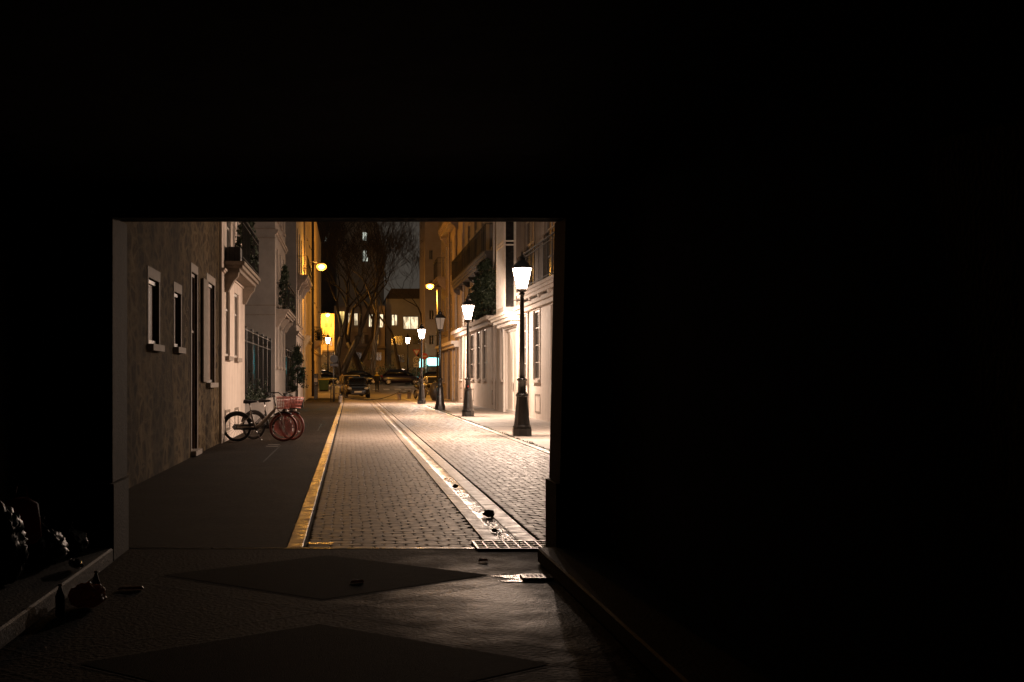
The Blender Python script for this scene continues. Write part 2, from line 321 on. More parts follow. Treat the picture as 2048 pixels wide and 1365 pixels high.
M['stone_far'] = mat('far_stone_facade', (.38, .36, .36), (.31, .3, .3), 1, .85)
M['stone_dim'] = mat('far_brown_facade', (.42, .33, .25), (.34, .26, .19), 1, .9)
M['tower'] = mat('tower_render', (.5, .4, .31), (.42, .33, .25), .6, .9)
# ------------------------------------------------------------------ ground
def sheet(name, x0, x1, y0, y1, z, m, step=5.0, useg=True):
    b = MB(); ys = [y0]
    while ys[-1] < y1 - 1e-6: ys.append(min(ys[-1] + step, y1))
    for a, c in zip(ys, ys[1:]):
        za = z + (GZ(a) if useg else 0); zc = z + (GZ(c) if useg else 0)
        b.face([(x0, a, za), (x1, a, za), (x1, c, zc), (x0, c, zc)])
    return tag(b.build(name, m), kind='structure')
sheet('ground', -200, 200, -20, 600, -.06, M['terrain'])
KL, KR = -.54, 3.72                    # kerb lines of the lane
WL, WR = -2.9, 6.45                    # facades
sheet('pavement', WL, KL - .005, 11.95, 97, .006, M['asphalt'])
# right pavement: concrete slabs with joints
b = MB(); at = []
y = 11.95; rr = random.Random(3)
while y < 99:
    L = 1.6; y2 = min(y + L, 99)
    for (xa, xb) in ((KR + .17, 4.95), (4.958, WR)):
        h = .045 + rr.uniform(-.003, .003)
        b.face([(xa, y + .006, h), (xb, y + .006, h), (xb, y2 - .006, h), (xa, y2 - .006, h)])
    y = y2
tag(b.build('pavement', M['slab']), kind='structure')
sheet('pavement_bed', KR + .15, WR, 11.95, 99, .03, M['joint'])
# setts: every stone is real
def setts(regions, name, m):
    b = MB(); at = []; rd = random.Random(11)
    def stone(x0, x1, y0, y1, z, cut):
        # octagonal stone with worn corners, slightly tilted
        tx, ty = rd.uniform(-.006, .006), rd.uniform(-.005, .005); dz = rd.uniform(-.0012, .0012)
        cx, cy = (x0 + x1) / 2, (y0 + y1) / 2
        def q(x, y, h): return (x, y, z + h + dz + tx * (x - cx) + ty * (y - cy))
        c = cut * rd.uniform(.7, 1.25); i = .005
        e = min(c * 2.1, (y1 - y0) * .42)
        o = [(x0 + c, y0), (x1 - c, y0), (x1, y0 + e), (x1, y1 - e), (x1 - c, y1), (x0 + c, y1), (x0, y1 - e), (x0, y0 + e)]
        n = [(cx + (x - cx) * (1 - 2 * i / (x1 - x0)), cy + (y - cy) * (1 - 2 * i / (y1 - y0))) for x, y in o]
        base = len(b.v)
        b.v += [q(x, y, 0) for x, y in n] + [q(x, y, -.002) for x, y in o] + [q(x, y, -.025) for x, y in o]
        r = rd.random() * .9 + .1
        b.f.append(tuple(base + k for k in range(8))); b.sm.append(False); at.append(r)
        for lv in (0, 8):
            for k in range(8):
                k2 = (k + 1) % 8
                b.f.append((base + lv + k, base + lv + 8 + k, base + lv + 8 + k2, base + lv + k2)); b.sm.append(lv == 0); at.append(r * .8 if lv == 0 else 0.05)
    for (x0, x1, y0, y1, w, l, zf, cut) in regions:
        y = y0; row = 0
        while y < y1:
            ll = l * rd.uniform(.96, 1.04); jit = rd.uniform(-.012, .012)
            x = x0 - (w * .5 if row % 2 else 0) + (jit if w < x1 - x0 else 0)
            if w >= x1 - x0: x = x0
            while x < x1 - .02:
                ww = w * rd.uniform(.97, 1.03) if w < x1 - x0 else w
                a, c = max(x, x0), min(x + ww, x1)
                if c - a > .045: stone(a + .001, c - .001, y + .0018, y + ll - .0018, zf((a + c) / 2, y), min(cut, (c - a) * .27))
                x += ww
            y += ll; row += 1
    return b.build(name, m, attr=at)
GA, GB, GC, GD = 1.20, 1.34, 1.50, 1.68
def zleft(x, y): return .006 - .01 * max(0, (x - KL) / (GA - KL))
def zright(x, y): return .045 * (x - GD) / (KR - GD) - .0
def zl2(x, y): return -.006
def zr2(x, y): return -.004
road = setts([(KL + .175, GA - .012, 12.34, 95, .19, .15, zleft, .024),
              (KL + .175, GA - .12, 11.97, 12.34, .19, .15, zleft, .024),
              (GD + .018, KR - .02, 12.34, 80, .19, .15, zright, .024),
              (GD + .018, 3.9, 80, 95, .19, .15, zright, .024)], 'road', M['sett'])
tag(road, kind='structure')
gut = setts([(GA, GB, 12.36, 95, 1, .14, zl2, .006), (GC, GD, 12.36, 95, 1, .14, zr2, .006)], 'gutter_edging', M['edging'])
tag(gut, kind='structure')
ks = setts([(KL, KL + .135, 11.97, 96, 1, .17, lambda x, y: .0065, .004), (KR, KR + .15, 11.97, 96, 1, .8, lambda x, y: .0465, .004)], 'kerb', M['kerb'])
tag(ks, kind='structure')
sheet('road_bed', KL, KR + .15, 12.0, 97, -.021, M['joint'])
# wet channel with a shallow dish
b = MB(True); n = 200; Y0, Y1 = 12.36, 95
for i in range(n):
    ya = Y0 + (Y1 - Y0) * i / n; yb = Y0 + (Y1 - Y0) * (i + 1) / n
    xs = [GB, GB + .03, (GB + GC) / 2, GC - .03, GC]; zs = [-.008, -.015, -.019, -.015, -.008]
    for k in range(4):
        b.face([(xs[k], ya, zs[k]), (xs[k + 1], ya, zs[k + 1]), (xs[k + 1], yb, zs[k + 1]), (xs[k], yb, zs[k])], False)
tag(b.build('gutter', M['wet']), kind='structure')
def blob(b, cx, cy, rx, ry, z, seed, n=40):
    rd = random.Random(seed); ph = [rd.uniform(0, 6.28) for _ in range(4)]
    b.face([(cx + rx * (1 + .22 * math.sin(3 * a + ph[0]) + .12 * math.sin(7 * a + ph[1])) * math.cos(a), cy + ry * (1 + .2 * math.sin(4 * a + ph[2]) + .1 * math.sin(9 * a + ph[3])) * math.sin(a), z) for a in [2 * math.pi * i / n for i in range(n)]])
b = MB()
for (yy, l, sd) in ((12.85, .4, 1), (14.2, .5, 2), (15.8, .4, 3), (17.6, .5, 4), (20.2, .4, 5), (13.5, .2, 9)):
    blob(b, 1.42, yy, .075, l, -.0115, sd)
tag(b.build('gutter_water', M['water']), kind='stuff')
b = MB()
blob(b, -.27, 12.2, .12, .055, .0145, 21); 
tag(b.build('puddle_water', M['water']), kind='stuff')
# cross street and zebra dashes
sheet('cross_street', -60, 60, 97.0, 163, .0, M['road'])
for nm, x0, x1 in (('cross_street_pavement', -60, 60),):
    sheet(nm, x0, x1, 152, 166, .12, M['slab'])
b = MB()
def pavemark(x0, x1, y0, y1):
    za, zb = GZ(y0) + .008, GZ(y1) + .008
    b.face([(x0, y0, za), (x1, y0, za), (x1, y1, zb), (x0, y1, zb)])
for (xa, xb) in ((745, 755), (767, 779), (789, 802), (809, 822), (832, 845)):
    pavemark((xa - 700) / 2800 * 133, (xb - 700) / 2800 * 133, 131.5, 134.5)
for (xa, xb) in ((690, 701), (728, 742), (762, 774), (790, 797), (812, 826)):
    pavemark((xa - 700) / 2800 * 98.5, (xb - 700) / 2800 * 98.5, 98.0, 99.2)
tag(b.build('zebra_crossing_marking', M['mark']), kind='structure')
# left rise of ground in front of the ochre house (pavement beyond lane)
sheet('side_pavement', WL, -.9, 97, 146, .06, M['slab'])
b = MB(); b.face([(WL, 47.75, .0115), (KL - .01, 47.75, .0115), (KL - .01, 47.79, .0115), (WL, 47.79, .0115)])
for (x0, x1, y0, y1) in ((-2.6, -1.5, 24, 24.02), (-1.5, -1.48, 24.02, 30), (-2.1, -.7, 38.5, 38.53), (-.9, -.88, 38.53, 44)): b.face([(x0, y0, .0115), (x1, y0, .0115), (x1, y1, .0115), (x0, y1, .0115)])
tag(b.build('pavement_joints', M['joint']), kind='structure')
b = MB()
for y in (30.3, 29.6): b.face([(-1.78, y, .012), (-1.52, y - .03, .012), (-1.52, y + .04, .012), (-1.78, y + .07, .012)])
tag(b.build('pavement_paint_marks', M['mark']), kind='structure')
# threshold
b = MB(); b.bbox(-2.85, KR + .16, 11.90, 11.965, -.05, .004, .002); tag(b.build('threshold', M['kerb']), kind='structure')
# passage floor
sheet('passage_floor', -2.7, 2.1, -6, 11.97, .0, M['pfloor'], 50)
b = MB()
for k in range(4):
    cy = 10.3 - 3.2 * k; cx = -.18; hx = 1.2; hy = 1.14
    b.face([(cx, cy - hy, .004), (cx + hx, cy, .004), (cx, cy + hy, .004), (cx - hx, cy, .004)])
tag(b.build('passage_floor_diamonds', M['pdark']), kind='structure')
b = MB()
def strip(p, q, w=.005, z=.003):
    p = Vector(p); q = Vector(q); d = (q - p).normalized(); n_ = Vector((-d.y, d.x)) * w
    b.face([(p.x - n_.x, p.y - n_.y, z), (q.x - n_.x, q.y - n_.y, z), (q.x + n_.x, q.y + n_.y, z), (p.x + n_.x, p.y + n_.y, z)])
for k in range(4):
    cy = 10.3 - 3.2 * k - 1.6
    for s_ in (-1, 1):
        for off in (-.0, .43):
            strip((-.18, cy + off), (-.18 + s_ * 1.85, cy + off + 1.75)); strip((-.18, cy - off), (-.18 + s_ * 1.85, cy - off - 1.75))
strip((-2, 11.9), (1.6, 11.9)); strip((-1.9, 11.45), (1.5, 11.5))
tag(b.build('passage_floor_joints', M['joint']), kind='structure')
# long grate across the gutter end
def grate(name, x0, x1, y0, y1, nx, ny, z, label, bw=.012):
    r = empty(name, ((x0 + x1) / 2, (y0 + y1) / 2, z), label, 'drain grate')
    b = MB(); b.box(x0, x1, y0, y0 + .02, z - .02, z + .008); b.box(x0, x1, y1 - .02, y1, z - .02, z + .008)
    b.box(x0, x0 + .02, y0 + .02, y1 - .02, z - .02, z + .008); b.box(x1 - .02, x1, y0 + .02, y1 - .02, z - .02, z + .008)
    b.build('rim', M['gratem'], r)
    b = MB()
    for i in range(1, nx):
        x = x0 + (x1 - x0) * i / nx; b.box(x - bw / 2, x + bw / 2, y0 + .02, y1 - .02, z - .018, z + .005)
    for i in range(1, ny):
        y = y0 + (y1 - y0) * i / ny; b.box(x0 + .02, x1 - .02, y - bw / 2, y + bw / 2, z - .016, z + .0065)
    b.build('grid', M['gratem'], r)
    b = MB(); b.box(x0 + .004, x1 - .004, y0 + .004, y1 - .004, z - .03, z - .022); b.build('pit', M['joint'], r)
    return r
M['gratem'] = mat('worn_grate_iron', (.3, .27, .25), (.14, .125, .115), 25, .35, .3, 60, metal=.7)
grate('drain_grate', 1.07, 2.0, 11.78, 12.34, 10, 4, .012, 'wide worn iron grid grate across the end of the wet gutter')
grate('floor_drain', 1.24, 1.46, 10.02, 10.22, 7, 4, .014, 'small dark floor drain inside a bright puddle by the right kerb', .01)
b = MB(); blob(b, 1.27, 10.2, .2, .11, .0045, 31); blob(b, 1.2, 10.0, .12, .05, .0046, 33)
tag(b.build('passage_puddle', M['water']), kind='stuff')

# ------------------------------------------------------------------ building over the passage
bl = empty('passage_building', (0, 11.5, 0), 'dark building pierced by the black passage that frames the view', 'building')
b = MB()
JX0, JX1 = -1.85, 1.62
b.box(-9, -2.62, -8, 11.5, 0, 12); b.box(1.98, 12, -8, 11.5, 0, 12)           # passage side walls
b.box(-2.62, 1.98, -8, -7.6, 0, 3)                                          # far end behind the viewer
b.build('passage_wall', M['soot'], bl)
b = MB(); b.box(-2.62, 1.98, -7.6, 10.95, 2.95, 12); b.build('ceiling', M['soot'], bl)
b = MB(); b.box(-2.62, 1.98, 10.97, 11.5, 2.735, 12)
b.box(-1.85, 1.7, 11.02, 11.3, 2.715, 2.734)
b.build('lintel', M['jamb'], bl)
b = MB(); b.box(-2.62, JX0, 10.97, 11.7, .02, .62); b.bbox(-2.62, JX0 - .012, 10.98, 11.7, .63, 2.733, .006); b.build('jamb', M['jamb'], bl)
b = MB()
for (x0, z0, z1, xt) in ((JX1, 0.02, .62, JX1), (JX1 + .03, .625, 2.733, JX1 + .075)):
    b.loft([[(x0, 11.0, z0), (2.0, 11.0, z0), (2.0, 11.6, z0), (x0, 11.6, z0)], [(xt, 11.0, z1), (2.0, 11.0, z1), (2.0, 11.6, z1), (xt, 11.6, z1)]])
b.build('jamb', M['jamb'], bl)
# raised kerb ledges
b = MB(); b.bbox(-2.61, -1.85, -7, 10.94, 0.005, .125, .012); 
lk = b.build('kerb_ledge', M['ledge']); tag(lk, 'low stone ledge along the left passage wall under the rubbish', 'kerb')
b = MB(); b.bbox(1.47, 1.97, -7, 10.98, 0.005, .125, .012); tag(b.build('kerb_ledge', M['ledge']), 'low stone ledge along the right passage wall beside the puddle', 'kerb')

# ------------------------------------------------------------------ facades
def facade(par, X, side, y0, y1, z0, z1, ops, m, depth=7.0, name='wall', rec=.09):
    """wall in the plane x = X whose outside looks to side*x; ops: (ya,yb,za,zb)"""
    ys = sorted(set([y0, y1] + [v for o in ops for v in o[:2]])); zs = sorted(set([z0, z1] + [v for o in ops for v in o[2:4]]))
    b = MB(); xi = X - side * rec; xb = X - side * depth
    for a, c in zip(ys, ys[1:]):
        for d, e in zip(zs, zs[1:]):
            my, mz = (a + c) / 2, (d + e) / 2
            if any(o[0] < my < o[1] and o[2] < mz < o[3] for o in ops): continue
            b.face([(X, a, d), (X, c, d), (X, c, e), (X, a, e)])
    for o in ops:
        ya, yb, za, zb = o[:4]
        b.face([(X, ya, za), (xi, ya, za), (xi, ya, zb), (X, ya, zb)]); b.face([(X, yb, za), (xi, yb, za), (xi, yb, zb), (X, yb, zb)])
        b.face([(X, ya, za), (X, yb, za), (xi, yb, za), (xi, ya, za)]); b.face([(X, ya, zb), (X, yb, zb), (xi, yb, zb), (xi, ya, zb)])
    b.face([(X, y0, z0), (xb, y0, z0), (xb, y0, z1), (X, y0, z1)]); b.face([(X, y1, z0), (xb, y1, z0), (xb, y1, z1), (X, y1, z1)])
    b.face([(X, y0, z1), (X, y1, z1), (xb, y1, z1), (xb, y0, z1)]); b.face([(xb, y0, z0), (xb, y1, z0), (xb, y1, z1), (xb, y0, z1)])
    return b.build(name, m, par)
def bx(b, X, side, a, c, ya, yb, za, zb):
    """box whose x range is given as outward distances a..c from the facade plane"""
    xs = sorted((X + side * a, X + side * c)); b.box(xs[0], xs[1], ya, yb, za, zb)
def window(par, X, side, ya, yb, za, zb, fm=None, pane=None, rec=.09, trim=None, sill=True, mull=1, trans=1, fw=.06, name='window', tw=.1, proud=.03):
    b = MB(); r = -rec
    bx(b, X, side, r, r + .05, ya, ya + fw, za, zb); bx(b, X, side, r, r + .05, yb - fw, yb, za, zb)
    bx(b, X, side, r, r + .05, ya + fw, yb - fw, za, za + fw); bx(b, X, side, r, r + .05, ya + fw, yb - fw, zb - fw, zb)
    for i in range(1, mull + 1):
        y = ya + (yb - ya) * i / (mull + 1); bx(b, X, side, r, r + .044, y - .03, y + .03, za + fw, zb - fw)
    for i in range(1, trans + 1):
        z = za + (zb - za) * (i / (trans + 1) if trans > 1 else .68); bx(b, X, side, r, r + .038, ya + fw, yb - fw, z - .02, z + .02)
    w = b.build(name, fm or M['wframe'], par)
    b = MB(); x = X + side * (r + .012); b.face([(x, ya + fw * .5, za + fw * .5), (x, yb - fw * .5, za + fw * .5), (x, yb - fw * .5, zb - fw * .5), (x, ya + fw * .5, zb - fw * .5)])
    b.build('pane', pane or M['glass'], w)
    if trim:
        b = MB()
        bx(b, X, side, -.02, proud, ya - tw, ya - .002, za, zb); bx(b, X, side, -.02, proud, yb + .002, yb + tw, za, zb)
        bx(b, X, side, -.02, proud + .003, ya - tw - .01, yb + tw + .01, zb + .002, zb + tw * 1.6)
        b.build('surround', trim, w)
    if sill:
        b = MB(); bx(b, X, side, -.1, .09, ya - .06, yb + .06, za - .1, za - .003); b.build('sill', trim or M['trim'], w)
    return w
def vent(par, X, side, ya, yb, za, zb):
    b = MB(); bx(b, X, side, -.02, .015, ya - .06, ya, za - .06, zb + .06); bx(b, X, side, -.02, .015, yb, yb + .06, za - .06, zb + .06)
    bx(b, X, side, -.02, .015, ya, yb, zb, zb + .06); bx(b, X, side, -.02, .015, ya, yb, za - .06, za)
    w = b.build('basement_vent', M['dimtrim'], par)
    b = MB()
    for i in range(1, 7):
        y = ya + (yb - ya) * i / 7; bx(b, X, side, -.03, -.01, y - .012, y + .012, za, zb)
    b.build('grille', M['iron'], w)
    b = MB(); x = X - side * .05; b.face([(x, ya, za), (x, yb, za), (x, yb, zb), (x, ya, zb)]); b.build('backing', M['bdark'], w)
def balcony(par, X, side, ya, yb, z, out=.42, th=.16, rail=1.02, m=None, gap=.12, consoles=2, panel=False, cdrop=.45):
    m = m or M['trim']
    b = MB(); bx(b, X, side, .004, out, ya, yb, z - th * .5, z); bx(b, X, side, .004, out - .05, ya + .05, yb - .05, z - th, z - th * .5 - .001)
    bx(b, X, side, .004, out - .12, ya + .1, yb - .1, z - th * 1.5, z - th - .001)
    for i in range(consoles):
        y = ya + .2 + (yb - ya - .4) * i / max(1, consoles - 1)
        x0 = X + side * .004
        pts = [(0, -th * 1.5), (out - .14, -th * 1.5), (out - .16, -th * 1.5 - .1), (out * .45, -th * 1.5 - .2), (.08, -th * 1.5 - cdrop), (0, -th * 1.5 - cdrop)]
        b.loft([[(x0 + side * p, y + s * .13, z - .001 + q) for p, q in pts] for s in (-1, 1)])
    w = b.build('balcony', m, par)
    b = MB(); o = out - .05; zr = z + rail
    bx(b, X, side, .02, o + .02, ya + .03, ya + .06, zr - .03, zr); bx(b, X, side, .02, o + .02, yb - .06, yb - .03, zr - .03, zr); bx(b, X, side, o - .02, o + .02, ya + .061, yb - .061, zr - .03, zr)
    bx(b, X, side, o - .01, o + .01, ya + .04, yb - .04, z + .08, z + .1); bx(b, X, side, o - .01, o + .01, ya + .04, yb - .04, zr - .16, zr - .14)
    n = int((yb - ya - .1) / gap)
    for i in range(n + 1):
        y = ya + .045 + (yb - ya - .09) * i / n; t = .008 if i % 8 else .018
        bx(b, X, side, o - t / 2, o + t / 2, y - t / 2, y + t / 2, z, zr - .031)
    k = int(o / gap)
    for i in range(1, k):
        for yy in (ya + .045, yb - .045): bx(b, X, side, i * gap - .007, i * gap + .007, yy - .007, yy + .007, z, zr - .031)
    b.build('railing', M['rail'], w)
    if panel:
        b = MB(); bx(b, X, side, o + .021, o + .03, ya + .06, yb - .06, z + .05, zr - .02); b.build('privacy_screen', M['bdark'], w)
    return w
def cornice(par, X, side, ya, yb, z, out=.16, h=.2, m=None):
    b = MB(); bx(b, X, side, .003, out, ya, yb, z, z + h * .45); bx(b, X, side, .003, out * .6, ya, yb, z - h * .45, z - .002)
    return b.build('cornice', m or M['trim'], par)

# ---- left: rubble stone house
h = empty('stone_house', (-2.9, 21, 0), 'rough rubble stone house along the left pavement, nearest the passage', 'house')
wins = [(20.1, 21.2, 1.95, 2.9), (23.05, 23.95, 1.97, 2.88), (28.3, 29.9, 1.36, 3.42)]
ops = wins + [(25.55, 26.5, .03, 3.4)]
facade(h, WL, 1, 11.5, 31, 0, 10, ops, M['rubble'], rec=.09)
for w in wins: window(h, WL, 1, *w, trim=M['trim'], rec=.09, fm=M['bdark'], pane=M['shutter'], tw=.1, proud=.012, mull=0, trans=0)
dw = window(h, WL, 1, 25.55, 26.5, .03, 3.4, trim=M['trim'], rec=.09, name='door', fm=M['shutter'], pane=M['bdark'], sill=False, mull=0, tw=.1, proud=.012)
b = MB(); bx(b, WL, 1, -.08, .1, 25.5, 26.55, .03, .12); b.build('doorstep', M['trim'], dw)
b = MB(); bx(b, WL, 1, .02, .06, 27.2, 28.1, 1.38, 3.4); b.build('shutter', M['dimtrim'], h)
# ---- left: white house
h = empty('white_house', (-2.9, 34.4, 0), 'pale plastered house with a stone balcony behind the bicycles', 'house')
X2 = WL + .06
ws = [(31.95, 33.1, 1.96, 3.56), (34.4, 35.7, 1.96, 3.56)]; up = [(32.2, 33.4, 4.2, 6.6), (35.1, 36.3, 4.2, 6.6)]
facade(h, X2, 1, 31.02, 37.8, 0, 12, ws + up, M['white'], rec=.09)
for w in ws: window(h, X2, 1, *w, pane=M['blind'], rec=.09, fm=M['wframe'], trim=None, mull=1, tw=.1)
for w in up: window(h, X2, 1, *w, pane=M['glass'], rec=.09, fm=M['whitep'], sill=False, mull=1, trans=2)
for (a, c) in ((31.95, 33.0), (34.5, 35.5)): vent(h, X2, 1, a, c, .3, .66)
balcony(h, X2, 1, 31.6, 37.3, 4.1, out=.46, consoles=2, m=M['dimtrim'])
cornice(h, X2, 1, 31.04, 37.78, 3.86, .07, .1, M['white']); cornice(h, X2, 1, 31.04, 37.78, 8.2, .2, .3, M['white'])
def planter(par_label, x0, x1, y0, y1, z, hh, grp=None):
    r = empty('planter', ((x0 + x1) / 2, (y0 + y1) / 2, z), par_label, 'planter')
    b = MB(); b.bbox(x0, x1, y0, y1, z + .002, z + hh, .01); b.build('box', M['bdark'], r)
    b = MB(); b.box(x0 + .02, x1 - .02, y0 + .02, y1 - .02, z + hh, z + hh + .01); b.build('soil', M['joint'], r)
    return r
planter('dark balcony planter box at the near end of the white house balcony', X2 + .03, X2 + .36, 31.72, 32.4, 4.1, .32)
# ---- foliage helper
def leaves(b, pts_fn, n, size, seed):
    rd = random.Random(seed)
    for _ in range(n):
        p = Vector(pts_fn(rd)); u = Vector((rd.gauss(0, 1), rd.gauss(0, 1), rd.gauss(0, 1))).normalized()
        v = u.cross(Vector((rd.gauss(0, 1), rd.gauss(0, 1), rd.gauss(0, 1)))).normalized(); s = size * rd.uniform(.6, 1.4)
        b.face([p - u * s, p - v * s * .45, p + u * s, p + v * s * .45])
def cone_shrub(name, label, x, y, z, r, hh, n=2600, size=.045, cat='shrub', seed=1, m=None, group=None):
    t = empty(name, (x, y, z), label, cat, group)
    b = MB(); b.path([(x, y, z), (x + .02, y, z + hh * .5), (x, y, z + hh * .92)], [r * .12, r * .08, r * .02], 6); b.build('trunk', M['bark'], t)
    cl = random.Random(seed + 5); clumps = [(cl.uniform(0, 6.28), cl.random() ** .8) for _ in range(70)]
    def f(rd):
        a, q = clumps[rd.randrange(70)]; rr = r * (1 - q) ** .7 * rd.uniform(.55, 1.1) + r * .12
        return (x + rr * math.cos(a) + rd.gauss(0, r * .13), y + rr * math.sin(a) + rd.gauss(0, r * .13), z + hh * (.06 + .94 * q) + rd.gauss(0, hh * .02))
    b = MB(); leaves(b, f, n, size, seed); b.build('crown', m or M['leaf'], t)
    return t
cone_shrub('balcony_shrub', 'tall dark shrub growing behind the near white house balcony railing', X2 + .24, 35.9, 4.12, .2, 1.6, 1800, .05, seed=3)
cone_shrub('balcony_shrub', 'dark bushy shrub in the middle of the near white house balcony', X2 + .24, 34.2, 4.12, .22, 1.3, 1400, .05, seed=4)
# ---- courtyard fences
def fence(label, ya, yb, X, zt, zb=.68, glow=None, glabel=None):
    r = empty('metal_fence', (X, (ya + yb) / 2, 0), label, 'fence')
    b = MB(); b.box(X - .2, X, ya + .01, yb - .01, 0.03, zb); b.box(X - .22, X + .02, ya + .01, yb - .01, zb + .001, zb + .05); b.build('base_wall', M['render'], r)
    b = MB()
    for z in (zb + .12, zt - .38, zt - .05): b.box(X - .12, X - .08, ya + .01, yb - .01, z - .02, z + .02)
    n = int((yb - ya) / .16)
    for i in range(n + 1):
        y = ya + .05 + (yb - ya - .1) * i / n; b.box(X - .11, X - .09, y - .011, y + .011, zb + .05, zt)
    b.build('bars', M['rail'], r)
    k = int((yb - ya) / 2.4)
    for i in range(k + 1):
        b = MB(); y = ya + .06 + (yb - ya - .12) * i / k; b.bbox(X - .15, X - .07, y - .04, y + .04, zb + .05, zt + .06, .008)
        b.build('post', M['iron'], r)
    b = MB(); b.face([(X - .168, ya + .02, zb + .06), (X - .168, yb - .02, zb + .06), (X - .168, yb - .02, zt - .4), (X - .168, ya + .02, zt - .4)]); b.build('sheet', M['sheet2'], r)
    if glow:  # unseen lamp added behind the sheet to make the teal glow
        g = empty('added_glow_lamp', (X - .45, glow, 1.95), glabel, 'lamp')
        bb = MB(); bb.ball((X - .4, glow, 1.95), .07); bb.build('bulb', M['teal'], g)
        bb = MB(); bb.box(X - .56, X - .54, glow - .3, glow + .3, 1.6, 2.3); bb.box(X - .54, X - .2, glow - .3, glow - .28, 1.6, 2.3); bb.box(X - .54, X - .2, glow + .28, glow + .3, 1.6, 2.3)  # box added to keep the teal light off the gable
        bb.box(X - .54, X - .2, glow - .28, glow + .28, 2.28, 2.3); bb.box(X - .54, X - .2, glow - .28, glow + .28, 1.6, 1.62); bb.build('housing', M['iron'], g)
        bb = MB(); bb.path([(X - .45, glow, .1), (X - .45, glow, 1.6)], .025); bb.build('stand', M['iron'], g)
    return r
m = mat('translucent_fence_sheet', (.03, .07, .07), (.02, .045, .045), 3, .5); M['sheet2'] = m  # sheet made translucent so the added lamp shows as a glow
t_ = m.node_tree; tb = t_.nodes.new('ShaderNodeBsdfTranslucent'); tb.inputs[0].default_value = (.15, .4, .42, 1); ms = t_.nodes.new('ShaderNodeMixShader'); ms.inputs[0].default_value = .5
t_.links.new(t_.nodes['Principled BSDF'].outputs[0], ms.inputs[1]); t_.links.new(tb.outputs[0], ms.inputs[2]); t_.links.new(ms.outputs[0], t_.nodes['Material Output'].inputs[0])
fence('dark metal fence on a low wall behind the bicycles', 37.82, 53, WL, 2.9, glow=43.6, glabel='added teal lamp that makes the glow on the fence behind the bicycles')
fence('dark metal fence with the tall cypress in front, further up the street', 61.5, 74, WL, 2.85, glow=65.6, glabel='added teal lamp that makes the glow on the further fence by the cypress')
# ivy on first fence
b = MB(); rdi = random.Random(9)
def ivy(rd):
    y = rd.uniform(38, 49); return (WL - .06 + rd.gauss(0, .05), y, .75 + abs(rd.gauss(0, .2)) * (1 + .6 * math.sin(y * 1.7)))
leaves(b, ivy, 1100, .05, 5); tag(b.build('ivy', M['leaf']), 'dark creeper over the foot of the fence behind the bicycles', 'ivy', kind='stuff')
cone_shrub('cypress_tree', 'slim dark cypress standing against the second metal fence', -2.55, 67.5, .4, .42, 2.55, 4200, .05, cat='tree', seed=8)
planter('low planter tub holding the slim cypress by the second fence', -2.85, -2.25, 67.2, 67.8, .04, .4)
# ---- left house with grey gable
def left_house(name, label, y0, y1, X, wallm, hh, rows, extra=None, zc=None):
    h = empty(name, (X, (y0 + y1) / 2, 0), label, 'house')
    ops = []
    for (za, zb, spec_) in rows: ops += [(a, c, za, zb) for a, c in spec_]
    facade(h, X, 1, y0, y1, 0, hh, ops, wallm, rec=.2)
    for o in ops: window(h, X, 1, *o, rec=.1, trim=None, tw=.08, pane=M['glass'], sill=o[2] > 1)
    return h
h = left_house('grey_gable_house', 'grey rendered house with a blank gable above the first fence', 53, 61.5, X2, M['render'], 13,
    [(1.9, 3.5, [(53.9, 55), (56.4, 57.5), (59, 60.1)]), (4.3, 6.5, [(54, 55.1), (56.5, 57.6), (59, 60.1)]), (7.6, 9.6, [(54, 55.1), (56.5, 57.6), (59, 60.1)])])
b = MB()
for z in (3.84, 4.2, 6.75, 7.1): b.box(-9.5, X2 + .02, 52.975, 52.999, z, z + .03)
b.build('string_course', M['dimtrim'], h)
balcony(h, X2, 1, 53.6, 61, 4.1, out=.5, consoles=3); cornice(h, X2, 1, 53, 61.5, 7.0, .12, .2)
cone_shrub('balcony_shrub', 'pointed dark shrub on the balcony of the grey gable house', X2 + .26, 55.5, 4.12, .25, 1.75, 2400, .05, seed=13)
cone_shrub('balcony_shrub', 'second smaller shrub on the grey gable house balcony', X2 + .26, 58.5, 4.12, .22, 1.2, 1500, .05, seed=14)
h = left_house('grey_corner_house', 'narrow grey house with an ornate upper balcony before the ochre house', 74, 85, X2, M['render'], 14,
    [(1.6, 3.4, [(75, 76.2), (78, 79.2), (81.5, 82.7)]), (4.4, 6.4, [(75, 76.2), (78, 79.2), (81.5, 82.7)]), (7.1, 9.6, [(75, 76.4), (78, 79.4), (81.5, 82.9)])])
balcony(h, X2, 1, 75, 83.5, 7.0, out=.6, consoles=3, cdrop=.6); cornice(h, X2, 1, 74, 85, 3.85, .14, .24)
b = MB(); b.path([(X2 + .08, 84.8, .05), (X2 + .08, 84.8, 13.5)], .05, 8); b.build('downpipe', M['ochre'], h)
h = left_house('ochre_house', 'long ochre house lit orange by the wall lamp at the end of the left side', 85.02, 140, WL, M['ochre'], 15,
    [(.9, 2.9, [(88, 90), (93, 95), (107, 110), (113, 116), (120, 123), (128, 131)]), (4.4, 6.6, [(88, 89.3), (93, 94.3), (98.5, 99.8), (107, 108.5), (113, 114.5), (120, 121.5), (128, 129.5), (134, 135.5)]),
     (7.6, 9.8, [(88, 89.3), (93, 94.3), (98.5, 99.8), (107, 108.5), (113, 114.5), (120, 121.5), (128, 129.5)]), (10.8, 12.6, [(93, 94.3), (98.5, 99.8), (107, 108.5), (113, 114.5), (120, 121.5)])])
b = MB(); b.path([(WL + .14, 104, .05), (WL + .14, 104, 14.5)], .1, 8)
for z in (2, 5, 8, 11): b.box(WL + .003, WL + .25, 103.9, 104.1, z, z + .06)
